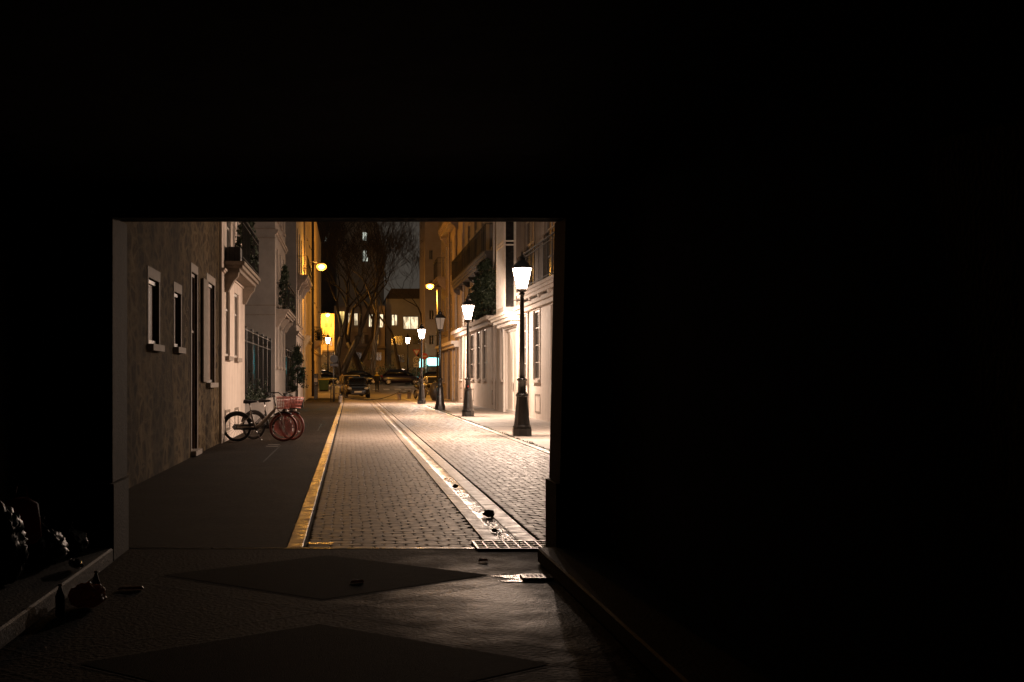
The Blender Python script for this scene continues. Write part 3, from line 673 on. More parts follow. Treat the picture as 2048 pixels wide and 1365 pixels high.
b.build('downpipe', M['bdark'], h)
balcony(h, WL, 1, 106, 112, 4.3, out=.7, consoles=2, panel=True, m=M['ochre'])
cornice(h, WL, 1, 85.1, 103.8, 4.0, .12, .2, M['ochre']); cornice(h, WL, 1, 104.3, 139.9, 3.6, .15, .25, M['ochre'])
b = MB(); b.loft([[(WL + .004, 84.9 + s, 3.2), (WL + .08, 84.9 + s, 3.2), (WL + .5, 84.9 + s, 3.9), (WL + .5, 84.9 + s, 4.05), (WL + .004, 84.9 + s, 4.05)] for s in (.4, 1.2)]); b.build('corbel', M['ochre'], h)
def hanging(label, x, y, z, r, seed):
    t = empty('hanging_plant', (x, y, z), label, 'plant')
    b = MB(); b.lathe([(r * .3, -r * .5), (r * .5, 0)], (x, y, z), 10); b.path([(x - .5, y, z + r * 1.5), (x, y, z + r * 1.5), (x, y, z)], .015, 5); b.build('basket', M['bdark'], t)
    b = MB(); leaves(b, lambda rd: (x + rd.gauss(0, r * .45), y + rd.gauss(0, r * .45), z + rd.gauss(0, r * .5)), 500, .07, seed); b.build('foliage', M['leaf'], t)
hanging('dark hanging plant on the ochre house wall', -2.35, 108.5, 5.0 - .3, .5, 4)

# ------------------------------------------------------------------ right facades
R1 = empty('entrance_house', (6.45, 50, 0), 'pale house with the white entrance and glazed bay beside the nearest lamp posts', 'house')
ops1 = [(39.5, 41, 1.4, 3.8), (43.4, 44.8, 1.4, 3.8), (47.5, 49.1, 1.4, 3.8), (51.0, 52.2, 1.4, 3.8), (58.9, 59.8, 1.4, 3.8)]
port = (53.6, 58.2, .05, 3.45)
up1 = [(39, 41, 4.55, 7.2), (44, 46.4, 4.55, 7.2), (49.0, 51.6, 4.55, 7.2), (58.4, 60.6, 4.55, 7.2), (39, 41, 8.2, 10.8), (44, 46.4, 8.2, 10.8), (49, 51.6, 8.2, 10.8)]
facade(R1, WR, -1, 38, 61.8, 0, 4.4, ops1 + [port], M['pale'], rec=.09)
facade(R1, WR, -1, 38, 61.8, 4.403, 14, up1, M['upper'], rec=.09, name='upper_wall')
for o in ops1: window(R1, WR, -1, *o, rec=.09, trim=M['pale'], tw=.14, proud=.03, pane=M['glass'], mull=1, trans=3)
for o in up1: window(R1, WR, -1, *o, rec=.09, trim=M['dimtrim'], tw=.12, pane=M['glass'], mull=1, trans=2, sill=False)
for (a, c) in ((47.5, 48.7), (43.5, 44.6)): vent(R1, WR, -1, a, c, .32, .85)
d = window(R1, WR, -1, *port, rec=.09, name='entrance_door', fm=M['whitep'], pane=M['doorp'], sill=False, mull=1, trans=0, trim=M['whitep'], tw=.28, proud=.07, fw=.12)
b = MB(); bx(b, WR, -1, -.04, .0, 55.75, 55.82, 1.0, 1.3); b.build('handle', M['silver'], d)
b = MB()
for (o_, z, hh) in ((.62, 3.88, .1), (.54, 3.78, .1), (.44, 3.66, .12), (.3, 3.52, .14)): bx(b, WR, -1, .003, o_, 53.0 - .0 + (.62 - o_), 58.9 - (.62 - o_), z, z + hh - .002)
b.build('entrance_cornice', M['whitep'], R1)
# glazed bay
b = MB(); BX = WR - .5
b.box(BX, WR - .004, 54.3, 57, 4.0, 4.22); b.box(BX, WR - .004, 54.3, 57, 11.6, 12)
for (x, y) in ((BX, 54.3), (BX, 56.9), (BX, 55.15), (BX, 56.0), (BX, 54.73), (BX, 55.6), (BX, 56.45)): b.box(x, x + (.09 if y in (54.3, 56.9) else .05), y, y + (.1 if y in (54.3, 56.9) else .04), 4.22, 11.6)
b.box(WR - .09, WR - .004, 54.3, 54.4, 4.22, 11.6)
for z in (6.6, 6.75, 9.4): b.box(BX + .005, WR - .006, 54.31, 54.36, z, z + .06); b.box(BX + .005, BX + .05, 54.36, 56.9, z, z + .06)
bay = b.build('bay_window', M['whitep'], R1)
b = MB(); b.box(BX + .04, WR - .005, 54.38, 56.85, 4.23, 11.59); b.build('pane', M['glass'], bay)
balcony(R1, WR, -1, 38.4, 50.2, 4.5, out=.5, th=.2, rail=1.25, m=M['pale'], gap=.125, consoles=6, cdrop=.2)
cornice(R1, WR, -1, 38, 52.9, 3.98, .3, .3, M['pale'])
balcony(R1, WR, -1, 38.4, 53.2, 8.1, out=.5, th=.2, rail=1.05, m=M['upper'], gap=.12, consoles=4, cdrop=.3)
b = MB(); b.path([(WR - .08, 53.1, .1), (WR - .08, 53.1, 3.4)], .045, 8); b.path([(WR - .08, 50.0, .1), (WR - .08, 50.0, 3.9)], .04, 8); b.build('downpipe', M['pale'], R1)
R2 = empty('shrub_terrace_house', (6.45, 72, 0), 'pale house with dark shrubs over its first floor cornice, middle of the right side', 'house')
ops2 = [(61.95, 63.7, 1.4, 3.8), (66.4, 67.9, 1.4, 3.8), (69.4, 71, 1.4, 3.8), (72.8, 75.2, 1.4, 3.8), (80.4, 82.3, 1.4, 3.8)]
up2 = [(63, 64.5, 4.5, 6.4), (67, 68.5, 4.5, 6.4), (71, 72.5, 4.5, 6.4), (75, 76.5, 4.5, 6.4), (79, 80.5, 4.5, 6.4)] + [(y, y + 1.6, 7.4, 9.8) for y in (63, 67, 71, 75, 79)]
facade(R2, WR, -1, 61.82, 82.8, 0, 4.35, ops2, M['pale'], rec=.09)
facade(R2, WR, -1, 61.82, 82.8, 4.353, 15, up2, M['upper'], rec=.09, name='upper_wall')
for i, o in enumerate(ops2): window(R2, WR, -1, *o, rec=.09, trim=M['pale'], tw=.14, pane=M['glass'], mull=1, trans=2)
for o in up2: window(R2, WR, -1, *o, rec=.09, trim=None, pane=M['glass'], sill=False)
for (a, c) in ((62.2, 63.5), (73, 74.2), (80.5, 82)): vent(R2, WR, -1, a, c, .32, .85)
cornice(R2, WR, -1, 61.9, 82.8, 4.0, .5, .4, M['pale'])
balcony(R2, WR, -1, 61.9, 82.6, 7.1, out=.5, th=.3, rail=1.2, m=M['dark'], gap=.13, consoles=7, cdrop=.3)
b = MB(); b.path([(WR - .1, 61.7, .1), (WR - .1, 61.7, 13)], .05, 8); b.path([(WR - .1, 78.2, .1), (WR - .1, 78.2, 13)], .05, 8); b.build('downpipe', M['pale'], R2)
for i, (y, r, hh) in enumerate(((59.6, .4, 1.9), (61.9, .45, 2.5), (64.3, .5, 2.6), (66.8, .45, 2.1), (69.5, .4, 1.5))):
    cone_shrub('terrace_shrub', ['broad dark shrub on the ledge right beside the glazed bay', 'tall dark shrub on the ledge, second from the glazed bay', 'tallest dark shrub in the middle of the right hand ledge', 'dark shrub on the right hand ledge, fourth from the glazed bay', 'small dark shrub at the far end of the right hand ledge'][i],
        WR - .38, y, 4.11 if y > 61.9 else 4.11, r, hh, 2600, .07, seed=30 + i, group='dark shrubs on the right hand ledge')
b = MB(); b.box(WR - .7, WR - .004, 59.0, 61.8, 3.95, 4.105); b.build('ledge', M['pale'], R1)
R3 = empty('end_house', (6.45, 91, 0), 'narrow tall house at the far end of the right side, tinted orange', 'house')
ops3 = [(84.5, 88, .06, 3.3), (90.5, 93, .06, 3.3), (95, 97.5, 1.2, 3.3)]; up3 = [(y, y + 1.8, z, z + 2.3) for z in (4.6, 8.0, 11.2) for y in (84.5, 88.5, 92.5, 96)]
facade(R3, WR, -1, 82.82, 99, 0, 4.2, ops3, M['pale'], rec=.09)
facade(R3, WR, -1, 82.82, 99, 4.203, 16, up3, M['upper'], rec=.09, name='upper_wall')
for i, o in enumerate(ops3): window(R3, WR, -1, *o, rec=.09, trim=M['pale'], pane=[M['doorp'], M['glass'], M['glass']][i], mull=1, name='door' if i < 2 else 'window', sill=i == 2)
for o in up3: window(R3, WR, -1, *o, rec=.09, pane=M['glass'], sill=False)
cornice(R3, WR, -1, 83, 99, 3.5, .45, .4, M['whitep']); 
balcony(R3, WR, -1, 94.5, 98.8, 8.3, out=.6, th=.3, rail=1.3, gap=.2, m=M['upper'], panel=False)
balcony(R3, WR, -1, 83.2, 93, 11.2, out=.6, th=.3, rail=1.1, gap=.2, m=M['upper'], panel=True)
b = MB(); b.path([(WR - .12, 89.5, .1), (WR - .12, 89.5, 15)], .07, 8); b.path([(WR - .12, 83.4, .1), (WR - .12, 83.4, 15)], .07, 8); b.build('downpipe', M['dimtrim'], R3)
# ------------------------------------------------------------------ street lamps
def make_lamp():
    r = empty('street_lamp', (0, 0, 0), 'lamp', 'street lamp', 'lantern posts along the right pavement')
    b = MB(True)
    b.lathe([(.24, 0), (.24, .17), (.225, .2)], n=8, smooth=False, rot=math.pi / 8)
    b.lathe([(.225, .2), (.22, .23), (.2, .26), (.19, .3), (.165, .6), (.14, .86), (.135, .95), (.15, .97), (.15, 1.0), (.12, 1.04)], n=14, cap=False, smooth=False)
    b.lathe([(.12, 1.04), (.1, 1.08), (.095, 1.33), (.125, 1.35), (.125, 1.38), (.075, 1.41)], n=16, cap=False)
    b.build('base', M['lampiron'], r)
    b = MB(True); b.lathe([(.068, 1.41), (.062, 2.2), (.052, 3.3), (.047, 3.42), (.07, 3.44), (.07, 3.47), (.05, 3.49)], n=14)
    b.path([(-.22, 0, 3.3), (.22, 0, 3.3)], .012, 6)
    b.build('pole', M['lampiron'], r)
    b = MB(); b.lathe([(.05, 3.49), (.12, 3.54), (.13, 3.58)], n=10, cap=True)
    for k in range(6):
        a = math.pi / 6 + k * math.pi / 3; b.path([(.125 * math.cos(a), .125 * math.sin(a), 3.57), (.25 * math.cos(a), .25 * math.sin(a), 4.08)], .009, 5)
    b.build('lantern_frame', M['lampiron'], r)
    b = MB(); b.lathe([(.125, 3.585), (.24, 4.07)], n=6, smooth=False, rot=math.pi / 6); b.build('lantern_glass', M['lamp'], r)
    b = MB(); b.lathe([(.17, 4.058), (.17, 4.072)], n=10, smooth=False); b.build('lamp_disc', M['led'], r)
    b = MB(True); b.lathe([(.25, 4.075), (.262, 4.09), (.245, 4.11), (.17, 4.19), (.1, 4.25), (.09, 4.3), (.11, 4.31), (.06, 4.36), (.03, 4.38), (.02, 4.43), (.035, 4.45), (.01, 4.49)], n=12); b.build('cap', M['lampiron'], r)
    return r
lamp0 = make_lamp()
lamps = [(4.19, 34.1, 'tall black lantern post, nearest and brightest, beside the passage opening', 0),
         (4.35, 51.6, 'lit lantern post between the nearest lamp and the unlit one', 0),
         (4.0, 62.2, 'black lantern post whose lantern is dark, between two lit lamps', 1),
         (3.93, 76.9, 'lit lantern post just past the unlit one, in front of the motorcycles', 0)]
for i, (x, y, lab, off) in enumerate(lamps):
    o = lamp0 if i == 0 else copy_tree(lamp0)
    o.location = (x, y, .05); o['label'] = lab
    if off:
        for c in o.children:
            if c.name.startswith('lantern_glass'): c.data = c.data.copy(); c.data.materials[0] = M['lampoff']
            if c.name.startswith('lamp_disc'): c.data = c.data.copy(); c.data.materials[0] = M['lampoff']
    if i == 1:
        b = MB(); b.box(x - .03, x + .02, y - .125, y - .118, 1.12, 1.18)
        b.build('sticker', M['signr'], o)
for o in [q for q in SC.objects if q.name.startswith('street_lamp')]:
    if any(ch.name.startswith('lantern_glass') and ch.data.materials[0].name == 'lamp_glass_white' for ch in o.children):
        for nm, en, z, ty in (('lamp_bulb', 2600, 3.98, 'POINT'), ('lamp_down_light', 2500, 4.05, 'AREA')):
            ld = bpy.data.lights.new(nm, ty); ld.energy = en; ld.color = L_WHITE
            if ty == 'POINT': ld.shadow_soft_size = .05
            else: ld.shape = 'DISK'; ld.size = .3
            lo = bpy.data.objects.new(nm, ld); SC.collection.objects.link(lo); lo.parent = o; lo.location = (0, 0, z)
for (x, y, lab) in ((6.1, 148, 'far lit lantern post in front of the pale building across the street'), (-2.33, 148, 'far lit lantern post before the bright yellow facade on the left')):
    o = copy_tree(lamp0); o.location = (x, y, GZ(y)); o.scale = (1.2, 1.2, 1.2); o['label'] = lab; o['group'] = 'far lantern posts across the street'
    for c in o.children:
        if c.name.startswith('lantern_glass'): c.data = c.data.copy(); c.data.materials[0] = M['lampfar']
        if c.name.startswith('lamp_disc'): c.data = c.data.copy(); c.data.materials[0] = M['lampfar']
M['sodhalo'] = mat('sodium_halo_shell', (.3, .2, .1), (.3, .2, .1), 3, .4, emit=(1, .40, .04), es=3.2)  # orange halo around the core put into a glowing see-through shell
g_ = M['sodhalo'].node_tree; q_ = g_.nodes.new('ShaderNodeBsdfTransparent'); w_ = g_.nodes.new('ShaderNodeMixShader'); w_.inputs[0].default_value = .62
g_.links.new(g_.nodes['Principled BSDF'].outputs[0], w_.inputs[1]); g_.links.new(q_.outputs[0], w_.inputs[2]); g_.links.new(w_.outputs[0], g_.nodes['Material Output'].inputs[0])
def wall_lamp(x, y, z, wx, label, r=.27, ms='sod'):
    t = empty('wall_lamp', (x, y, z), label, 'wall lamp', 'orange wall lamps on arms')
    b = MB(True); b.ball((x, y, z), r * .62, 12, 8, sq=(1, 1.2, .62)); b.build('bulb', M['sodcore'], t)
    b = MB(True); b.ball((x, y, z), r * 1.15, 16, 10, sq=(1, 1.2, .75)); b.build('halo_shell', M['sodhalo'], t)
    ld = bpy.data.lights.new('sodium_light', 'POINT'); ld.energy = {'sod': 1650, 'sod2': 4400, 'sod3': 1700}[ms]; ld.color = L_SOD; ld.shadow_soft_size = r * .3
    lo = bpy.data.objects.new('sodium_light', ld); SC.collection.objects.link(lo); lo.parent = t; lo.location = (0, -.05, -r * 1.3)
    b = MB(True); b.lathe([(r * .8, z + r * .56), (r * .6, z + r * .85), (r * .3, z + r * 1.0)], (x, y, 0), 12); b.build('housing', M['iron'], t)
    b = MB(); b.path([(x, y, z + r * .8), (x + (wx - x) * .5, y, z + r * 1.2), (wx, y, z - .1)], .03, 6); b.box(wx - .04, wx + .04, y - .1, y + .1, z - .3, z + .1); b.build('arm', M['iron'], t)
wall_lamp(-1.75, 86, 8.3, WL + .04, 'brightest orange lamp, on the left wall above the lane')
wall_lamp(6.4, 112, 8.81, 7.0, 'orange lamp at the end of the right hand houses', ms='sod2')
wall_lamp(-2.45, 154, 8.4, -3.3, 'orange lamp at the far end of the ochre house', .3, 'sod3')
b = MB(); b.path([(-3.35, 154, GZ(154)), (-3.35, 154, 8.8)], .07, 8); tag(b.build('lamp_mast', M['iron']), 'mast of the orange lamp at the far end of the ochre house', 'mast')
b = MB(); b.path([(7.0, 112, GZ(112)), (7.0, 112, 9.1)], .07, 8); tag(b.build('lamp_mast', M['iron']), 'dark mast carrying the right hand orange lamp', 'mast')

# ------------------------------------------------------------------ bicycles
def make_bike(name, label, turn=0.0):
    r = empty(name, (0, 0, 0), label, 'bicycle', 'bicycles parked against the white house')
    WR_ = .325; RX, FX = -.52, .53
    def wheel(cx, spoke, tyre, fr):
        w = MB(True); w.torus((cx, 0, WR_), 'y', WR_ - .022, .022, 40, 8); wo_ = w.build('wheel', tyre, r)
        b = MB(True); b.torus((cx, 0, WR_), 'y', WR_ - .05, .012, 40, 6); b.build('rim', fr, wo_)
        b = MB()
        for k in range(spoke):
            a = 2 * math.pi * k / spoke; s = .03 if k % 2 else -.03
            b.path([(cx + .02 * math.cos(a), s, WR_ + .02 * math.sin(a)), (cx + (WR_ - .055) * math.cos(a + .15), 0, WR_ + (WR_ - .055) * math.sin(a + .15))], .0025, 4)
        b.build('spokes', M['silver'], wo_)
        b = MB(True); b.path([(cx, -.05, WR_), (cx, .05, WR_)], .03, 10); b.build('hub', M['silver'], wo_)
        return wo_
    wheel(RX, 18, M['rubber'], M['rubber'])
    fw = wheel(FX, 18, M['pinktyre'], M['pink'])
    b = MB(True); b.lathe([(.02, 0), (.2, 0), (.21, .004), (.02, .006)], n=24)
    b.v = [(FX + v[0], v[2] + .035, WR_ + v[1]) for v in b.v]; b.build('spoke_cover', M['cover'], fw)
    b = MB(True)      # frame
    b.path([(RX, -.06, WR_), (-.1, -.05, .33)], .014); b.path([(RX, .06, WR_), (-.1, .05, .33)], .014)
    b.path([(RX, -.05, WR_), (-.2, -.03, .6)], .01); b.path([(RX, .05, WR_), (-.2, .03, .6)], .01)
    b.path([(-.1, 0, .3), (-.16, 0, .48), (-.21, 0, .68)], .024, 8)
    b.path([(-.12, 0, .3), (.0, 0, .38), (.2, 0, .58), (.33, 0, .72)], [.045, .045, .042, .036], 10)
    b.path([(.3, 0, .66), (.36, 0, .8)], .025, 8)
    b.build('frame', M['bframe'], r)
    b = MB(True); b.path([(-.21, 0, .66), (-.24, 0, .88)], .014, 8); b.build('seat_post', M['silver'], r)
    b = MB(True)
    rings = []
    for (x, w, z, t) in ((-.38, .05, .9, .03), (-.36, .085, .915, .045), (-.28, .08, .915, .045), (-.2, .045, .91, .035), (-.1, .025, .915, .025), (-.07, .015, .91, .015)):
        rings.append([(x, w * math.cos(a), z + t * math.sin(a)) for a in [2 * math.pi * k / 10 for k in range(10)]])
    b.loft(rings); b.build('saddle', M['rubber'], r)
    b = MB(True); b.loft([[(x, y, WR_ + zo + s * h) for (x, s) in ((RX - .07, 1), (-.05, 1), (-.0, 0), (-.05, -1), (RX - .07, -1), (RX - .12, 0))] for (y, zo, h) in ((.055, 0, .05), (.06, 0, .065), (.085, 0, .065), (.09, 0, .05))], smooth=False)
    b.build('chain_case', M['bdark'], r)
    b = MB(True); b.torus((RX, 0, WR_), 'y', WR_ + .02, .026, 16, 6, .35, 2.9); b.torus((FX, 0, WR_), 'y', WR_ + .02, .02, 10, 6, 1.0, 2.2); b.build('mudguard', M['bdark'], r)
    b = MB(True); b.path([(-.1, .1, .3), (-.02, .1, .18)], .012); b.path([(-.1, -.1, .3), (-.18, -.1, .42)], .012); b.path([(-.1, -.1, .3), (-.1, .1, .3)], .02, 8)
    b.box(-.07, .03, .1, .18, .165, .185); b.box(-.23, -.13, -.18, -.1, .41, .43); b.build('pedals', M['bdark'], r)
    b = MB(True); b.path([(-.12, .06, .3), (.02, .14, .02)], .011); b.path([(.02, .14, .03), (.05, .16, .004)], .014); b.build('kickstand', M['silver'], r)
    # steering group
    b = MB(True); b.path([(FX, -.055, WR_), (FX - .05, -.05, WR_ + .3), (.37, 0, .77)], .013); b.path([(FX, .055, WR_), (FX - .05, .05, WR_ + .3), (.37, 0, .77)], .013); b.build('fork', M['silver'], r)
    b = MB(True); b.path([(.37, 0, .77), (.31, 0, 1.0)], .016, 8)
    b.path([(.31, 0, 1.0), (.31, .1, 1.03), (.27, .22, 1.1), (.14, .28, 1.09)], .013); b.path([(.31, 0, 1.0), (.31, -.1, 1.03), (.27, -.22, 1.1), (.14, -.28, 1.09)], .013)
    hb = b.build('handlebar', M['bdark'], r)
    b = MB(True); b.path([(.22, .26, 1.095), (.1, .29, 1.085)], .02, 8); b.path([(.22, -.26, 1.095), (.1, -.29, 1.085)], .02, 8); b.build('grips', M['rubber'], hb)
    b = MB(True); b.path([(.31, 0, 1.02), (.31, 0, 1.06)], .035, 10); b.build('bell', M['rubber'], hb)
    # basket
    b = MB()
    for k, z in enumerate((.76, .84, .92, 1.0)):
        e = .015 * k; x0, x1, y0, y1 = .4 - e * .5, .66 + e, -.14 - e, .14 + e; t = .009 if z > .95 or z < .8 else .005
        b.path([(x0, y0, z), (x1, y0, z), (x1, y1, z), (x0, y1, z), (x0, y0, z)], t, 5)
    for i in range(8):
        q = i / 7
        for (s) in (-1, 1): b.path([(.4 + .26 * q, s * .14, .76), (.38 + .315 * q, s * .185, 1.0)], .005, 4)
        b.path([(.66, -.14 + .28 * q, .76), (.705, -.185 + .37 * q, 1.0)], .005, 4); b.path([(.4, -.14 + .28 * q, .76), (.385, -.185 + .37 * q, 1.0)], .005, 4)
    b.box(.4, .66, -.14, .14, .752, .758)
    b.build('basket', M['pink'], r)
    b = MB(True); b.ball((.6, 0, .7), .035, 8, 6); b.build('headlight', M['clear'], r)
    return r
M['pinktyre'] = mat('salmon_tyre', (.22, .05, .04), (.16, .04, .03), 8, .5)
M['cover'] = mat('translucent_red_disc', (.5, .12, .1), (.4, .09, .07), 6, .15, spec=.8)
cv = M['cover'].node_tree; tp = cv.nodes.new('ShaderNodeBsdfTransparent'); mx = cv.nodes.new('ShaderNodeMixShader'); mx.inputs[0].default_value = .5
cv.links.new(cv.nodes['Principled BSDF'].outputs[0], mx.inputs[1]); cv.links.new(tp.outputs[0], mx.inputs[2]); cv.links.new(mx.outputs[0], cv.nodes['Material Output'].inputs[0])
bk = make_bike('bicycle', 'front bicycle with salmon basket and front wheel, its rear wheel at the wall'); bk.location = (-2.05, 31.9, .01); bk.rotation_euler = (math.radians(3), 0, math.radians(4))
b2 = copy_tree(bk); b2.location = (-1.82, 32.75, .01); b2.rotation_euler = (math.radians(-3), 0, math.radians(-28)); b2['label'] = 'rear bicycle half hidden behind the front one, its wheel turned aside'
for c in b2.children:
    if c.name.startswith('frame'): c.data = c.data.copy(); c.data.materials[0] = M['bdark']

# ------------------------------------------------------------------ cars
def make_car(label, paint, L=4.1, W=1.76, Hh=1.5, hatch=True):
    """front faces -y, origin at ground centre"""
    r = empty('parked_car', (0, 0, 0), label, 'car', 'cars parked around the cross street')
    hy = L / 2; hw = W / 2
    b = MB(True)
    st = [(-hy, .35, .62, .74), (-hy + .12, .25, .74, .9), (-hy + .5, .2, .84, .97), (-hy + 1.0, .2, .93, 1), (-hy + 1.4, .2, .98, 1), (0, .2, 1.0, 1), (hy - 1.0, .2, 1.02, 1), (hy - .4, .22, 1.03, .98), (hy - .1, .3, 1.0, .94), (hy, .38, .8, .84)]
    rings = []
    for (y, zb, zt, k) in st:
        w = hw * k
        rings.append([(-w * .9, y, zb), (-w, y, zb + .12), (-w, y, (zb + zt) / 2 + .05), (-w * .95, y, zt - .06), (-w * .8, y, zt), (w * .8, y, zt), (w * .95, y, zt - .06), (w, y, (zb + zt) / 2 + .05), (w, y, zb + .12), (w * .9, y, zb)])
    b.loft(rings); body = b.build('body', paint, r)
    md = body.modifiers.new('subdivision', 'SUBSURF'); md.levels = 1; md.render_levels = 1
    g = [(-hy + 1.0, .95, .95, .84), (-hy + 1.75, 1.0, Hh - .07, .72), (-.1, 1.0, Hh, .7), (hy - .95, 1.0, Hh - .03, .69), (hy - (.18 if hatch else .7), 1.0, 1.02, .8)]
    rings = []
    for (y, z0, z1, k) in g:
        rings.append([(-hw * .9, y, .97), (-hw * k - (.0), y, z1 - .04), (-hw * k * .9, y, z1), (hw * k * .9, y, z1), (hw * k, y, z1 - .04), (hw * .9, y, .97)])
    b = MB(True); b.loft(rings); b.build('windows', M['carglass'], r)
    b = MB(True); rr_ = []
    for (y, z0, z1, k) in g[1:4]: rr_.append([(-hw * k - .015, y, z1 - .07), (-hw * k * .9, y, z1 + .015), (hw * k * .9, y, z1 + .015), (hw * k + .015, y, z1 - .07)])
    b.loft(rr_, closed=False, cap=False)
    for s in (-1, 1):
        for (p, q, t) in (((hw * .9, -hy + 1.0, .97), (hw * .71, -hy + 1.75, Hh - .08), .03), ((hw * .905, -.1, .97), (hw * .71, -.1, Hh - .03), .03), ((hw * .9, hy - .5, .98), (hw * .71, hy - .97, Hh - .05), .06), ((hw * .82, hy - .22, 1.02), (hw * .7, hy - .95, Hh - .03), .03)):
            b.path([(s * p[0], p[1], p[2]), (s * q[0], q[1], q[2])], t, 6)
    b.build('roof', paint, r)
    for s in (-1, 1):
        for y in (-hy + .8, hy - .75):
            b = MB(True); b.path([(s * (hw - .19), y, .31), (s * (hw - .0), y, .31)], .31, 24); wh = b.build('wheel', M['rubber'], r)
            b = MB(); x = s * (hw + .004)
            for k in range(5):
                a = 2 * math.pi * k / 5; b.loft([[(x + s * dx, y + .05 * math.cos(a + d) + rr * math.cos(a) * 0, .31 + .05 * math.sin(a + d)) for dx, d, rr in ((0, -1.2, 0), (.01, -1.2, 0), (.01, 1.2, 0), (0, 1.2, 0))],
                                                 [(x + s * dx, y + .2 * math.cos(a + d), .31 + .2 * math.sin(a + d)) for dx, d in ((0, -.2), (.01, -.2), (.01, .2), (0, .2))]])
            b.torus((x, y, .31), 'x', .205, .014, 20, 5); b.build('rim', M['hub'], wh)
        b = MB(True); b.ball((s * hw * .68, -hy + .08, .69), .12, 10, 6, sq=(1.3, .6, .7)); b.build('headlight', M['clear'], r)
        b = MB(True); b.ball((s * hw * .78, hy - .08, .86), .13, 10, 6, sq=(.9, .5, 1.1)); b.build('taillight', M['redlens'], r)
        b = MB(True); b.ball((s * (hw + .07), -hy + 1.35, 1.02), .09, 8, 6, sq=(1, .6, .8)); b.build('mirror', paint, r)
    for (y, z, s) in ((-hy - .012, .45, -1), (hy + .012, .62, 1)):
        b = MB(); b.box(-.26, .26, min(y, y + .02 * s), max(y, y + .02 * s), z - .055, z + .055); b.build('number_plate', M['plate'], r)
    b = MB(); b.box(-.5, .5, -hy - .004, -hy + .1, .28, .38); b.build('grille', M['bdark'], r)
    return r
def car(label, paint, x, y, rz, **k):
    c = make_car(label, M[paint], **k); c.location = (x, y, GZ(y) + .004); c.rotation_euler = (0, 0, math.radians(rz)); return c
car('black hatchback parked at the mouth of the lane, its windscreen towards the lane', 'carblack', .50, 101.5, 2)
car('grey car parked just behind the black hatchback', 'cargrey', .1, 109, 2, Hh=1.62)
car('dark plum people carrier parked side on across the street, behind the walking figure', 'carplum', 5.35, 146, 93, L=4.3, Hh=1.62)
car('pale car parked on the right behind the motorcycles', 'carwhite', 7.0, 116, 5)
car('dark car with red tail lights glimpsed at the left past the green bin', 'carblack', -2.6, 146, 96)
car('dark car parked left of the people carrier, partly behind the walking figure', 'carblack', 1.2, 147.5, 91, Hh=1.45)
car('black car parked at the far right under the teal shop sign', 'carblack', 9.0, 141, 85)

# ------------------------------------------------------------------ motorcycles
def make_moto():
    r = empty('motorcycle', (0, 0, 0), 'm', 'motorcycle', 'motorcycles parked by the lantern post')
    for cy in (-.72, .68):
        b = MB(True); b.torus((0, cy, .31), 'x', .25, .06, 24, 8); w = b.build('wheel', M['rubber'], r)
        b = MB(True); b.torus((0, cy, .31), 'x', .17, .02, 16, 6)
        for k in range(6):
            a = k * math.pi / 3; b.path([(0, cy, .31), (0, cy + .17 * math.cos(a), .31 + .17 * math.sin(a))], .012, 5)
        b.build('rim', M['hub'], w)
    b = MB(True); b.ball((0, -.12, .84), .22, 12, 8, sq=(.75, 1.3, .75)); b.build('tank', M['carblack'], r)
    b = MB(True); b.loft([[(w * math.cos(a), y, z + .05 * math.sin(a)) for a in [2 * math.pi * k / 10 for k in range(10)]] for (y, w, z) in ((.12, .1, .8), (.3, .15, .8), (.6, .14, .84), (.85, .07, .9))]); b.build('seat', M['rubber'], r)
    b = MB(True); b.ball((0, 0, .46), .24, 10, 8, sq=(.8, 1.1, .9)); b.path([(0, .1, .45), (.0, .68, .31)], .04); b.path([(.13, 0, .3), (.16, .4, .28), (.17, .85, .36)], .045, 8); b.build('engine', M['hub'], r)
    b = MB(True); b.path([(.1, -.72, .31), (.09, -.42, .95)], .025); b.path([(-.1, -.72, .31), (-.09, -.42, .95)], .025); b.build('fork', M['silver'], r)
    b = MB(True); b.path([(-.38, -.22, 1.06), (-.2, -.38, 1.08), (0, -.4, 1.02), (.2, -.38, 1.08), (.38, -.22, 1.06)], .014)
    b.path([(.24, -.38, 1.08), (.3, -.4, 1.22)], .008); b.path([(-.24, -.38, 1.08), (-.3, -.4, 1.22)], .008); b.build('handlebar', M['iron'], r)
    for s in (-1, 1):
        b = MB(True); b.ball((s * .32, -.4, 1.25), .06, 8, 6, sq=(1.2, .3, .7)); b.build('mirror', M['silver'], r)
    b = MB(True); b.ball((0, -.56, .92), .1, 10, 8, sq=(1, .6, 1)); b.build('headlight', M['clear'], r)
    return r
mo = make_moto(); spots = [(4.55, 93, 15, 'motorcycle directly behind the fourth lantern post'), (5.1, 97, -12, 'motorcycle with chrome mirrors to the left of the covered one'), (5.75, 103.5, 30, 'motorcycle furthest back behind the fourth lantern post')]
for i, (x, y, a, lab) in enumerate(spots):
    o = mo if i == 0 else copy_tree(mo); o.location = (x, y, GZ(y) + .005); o.rotation_euler = (math.radians(5), 0, math.radians(a)); o['label'] = lab
t = empty('covered_scooter', (5.35, 88, .0), 'scooter wrapped in a black cover between two lantern posts', 'scooter')
b = MB(True); b.ball((5.35, 88, .62), .6, 16, 12, .05, (.62, 1.3, 1.0), 6); b.build('cover', M['bdark'], t)
b = MB(True); b.torus((5.35, 87.35, .27), 'x', .2, .06, 16, 6); b.torus((5.35, 88.65, .27), 'x', .2, .06, 16, 6); b.build('wheels', M['rubber'], t)

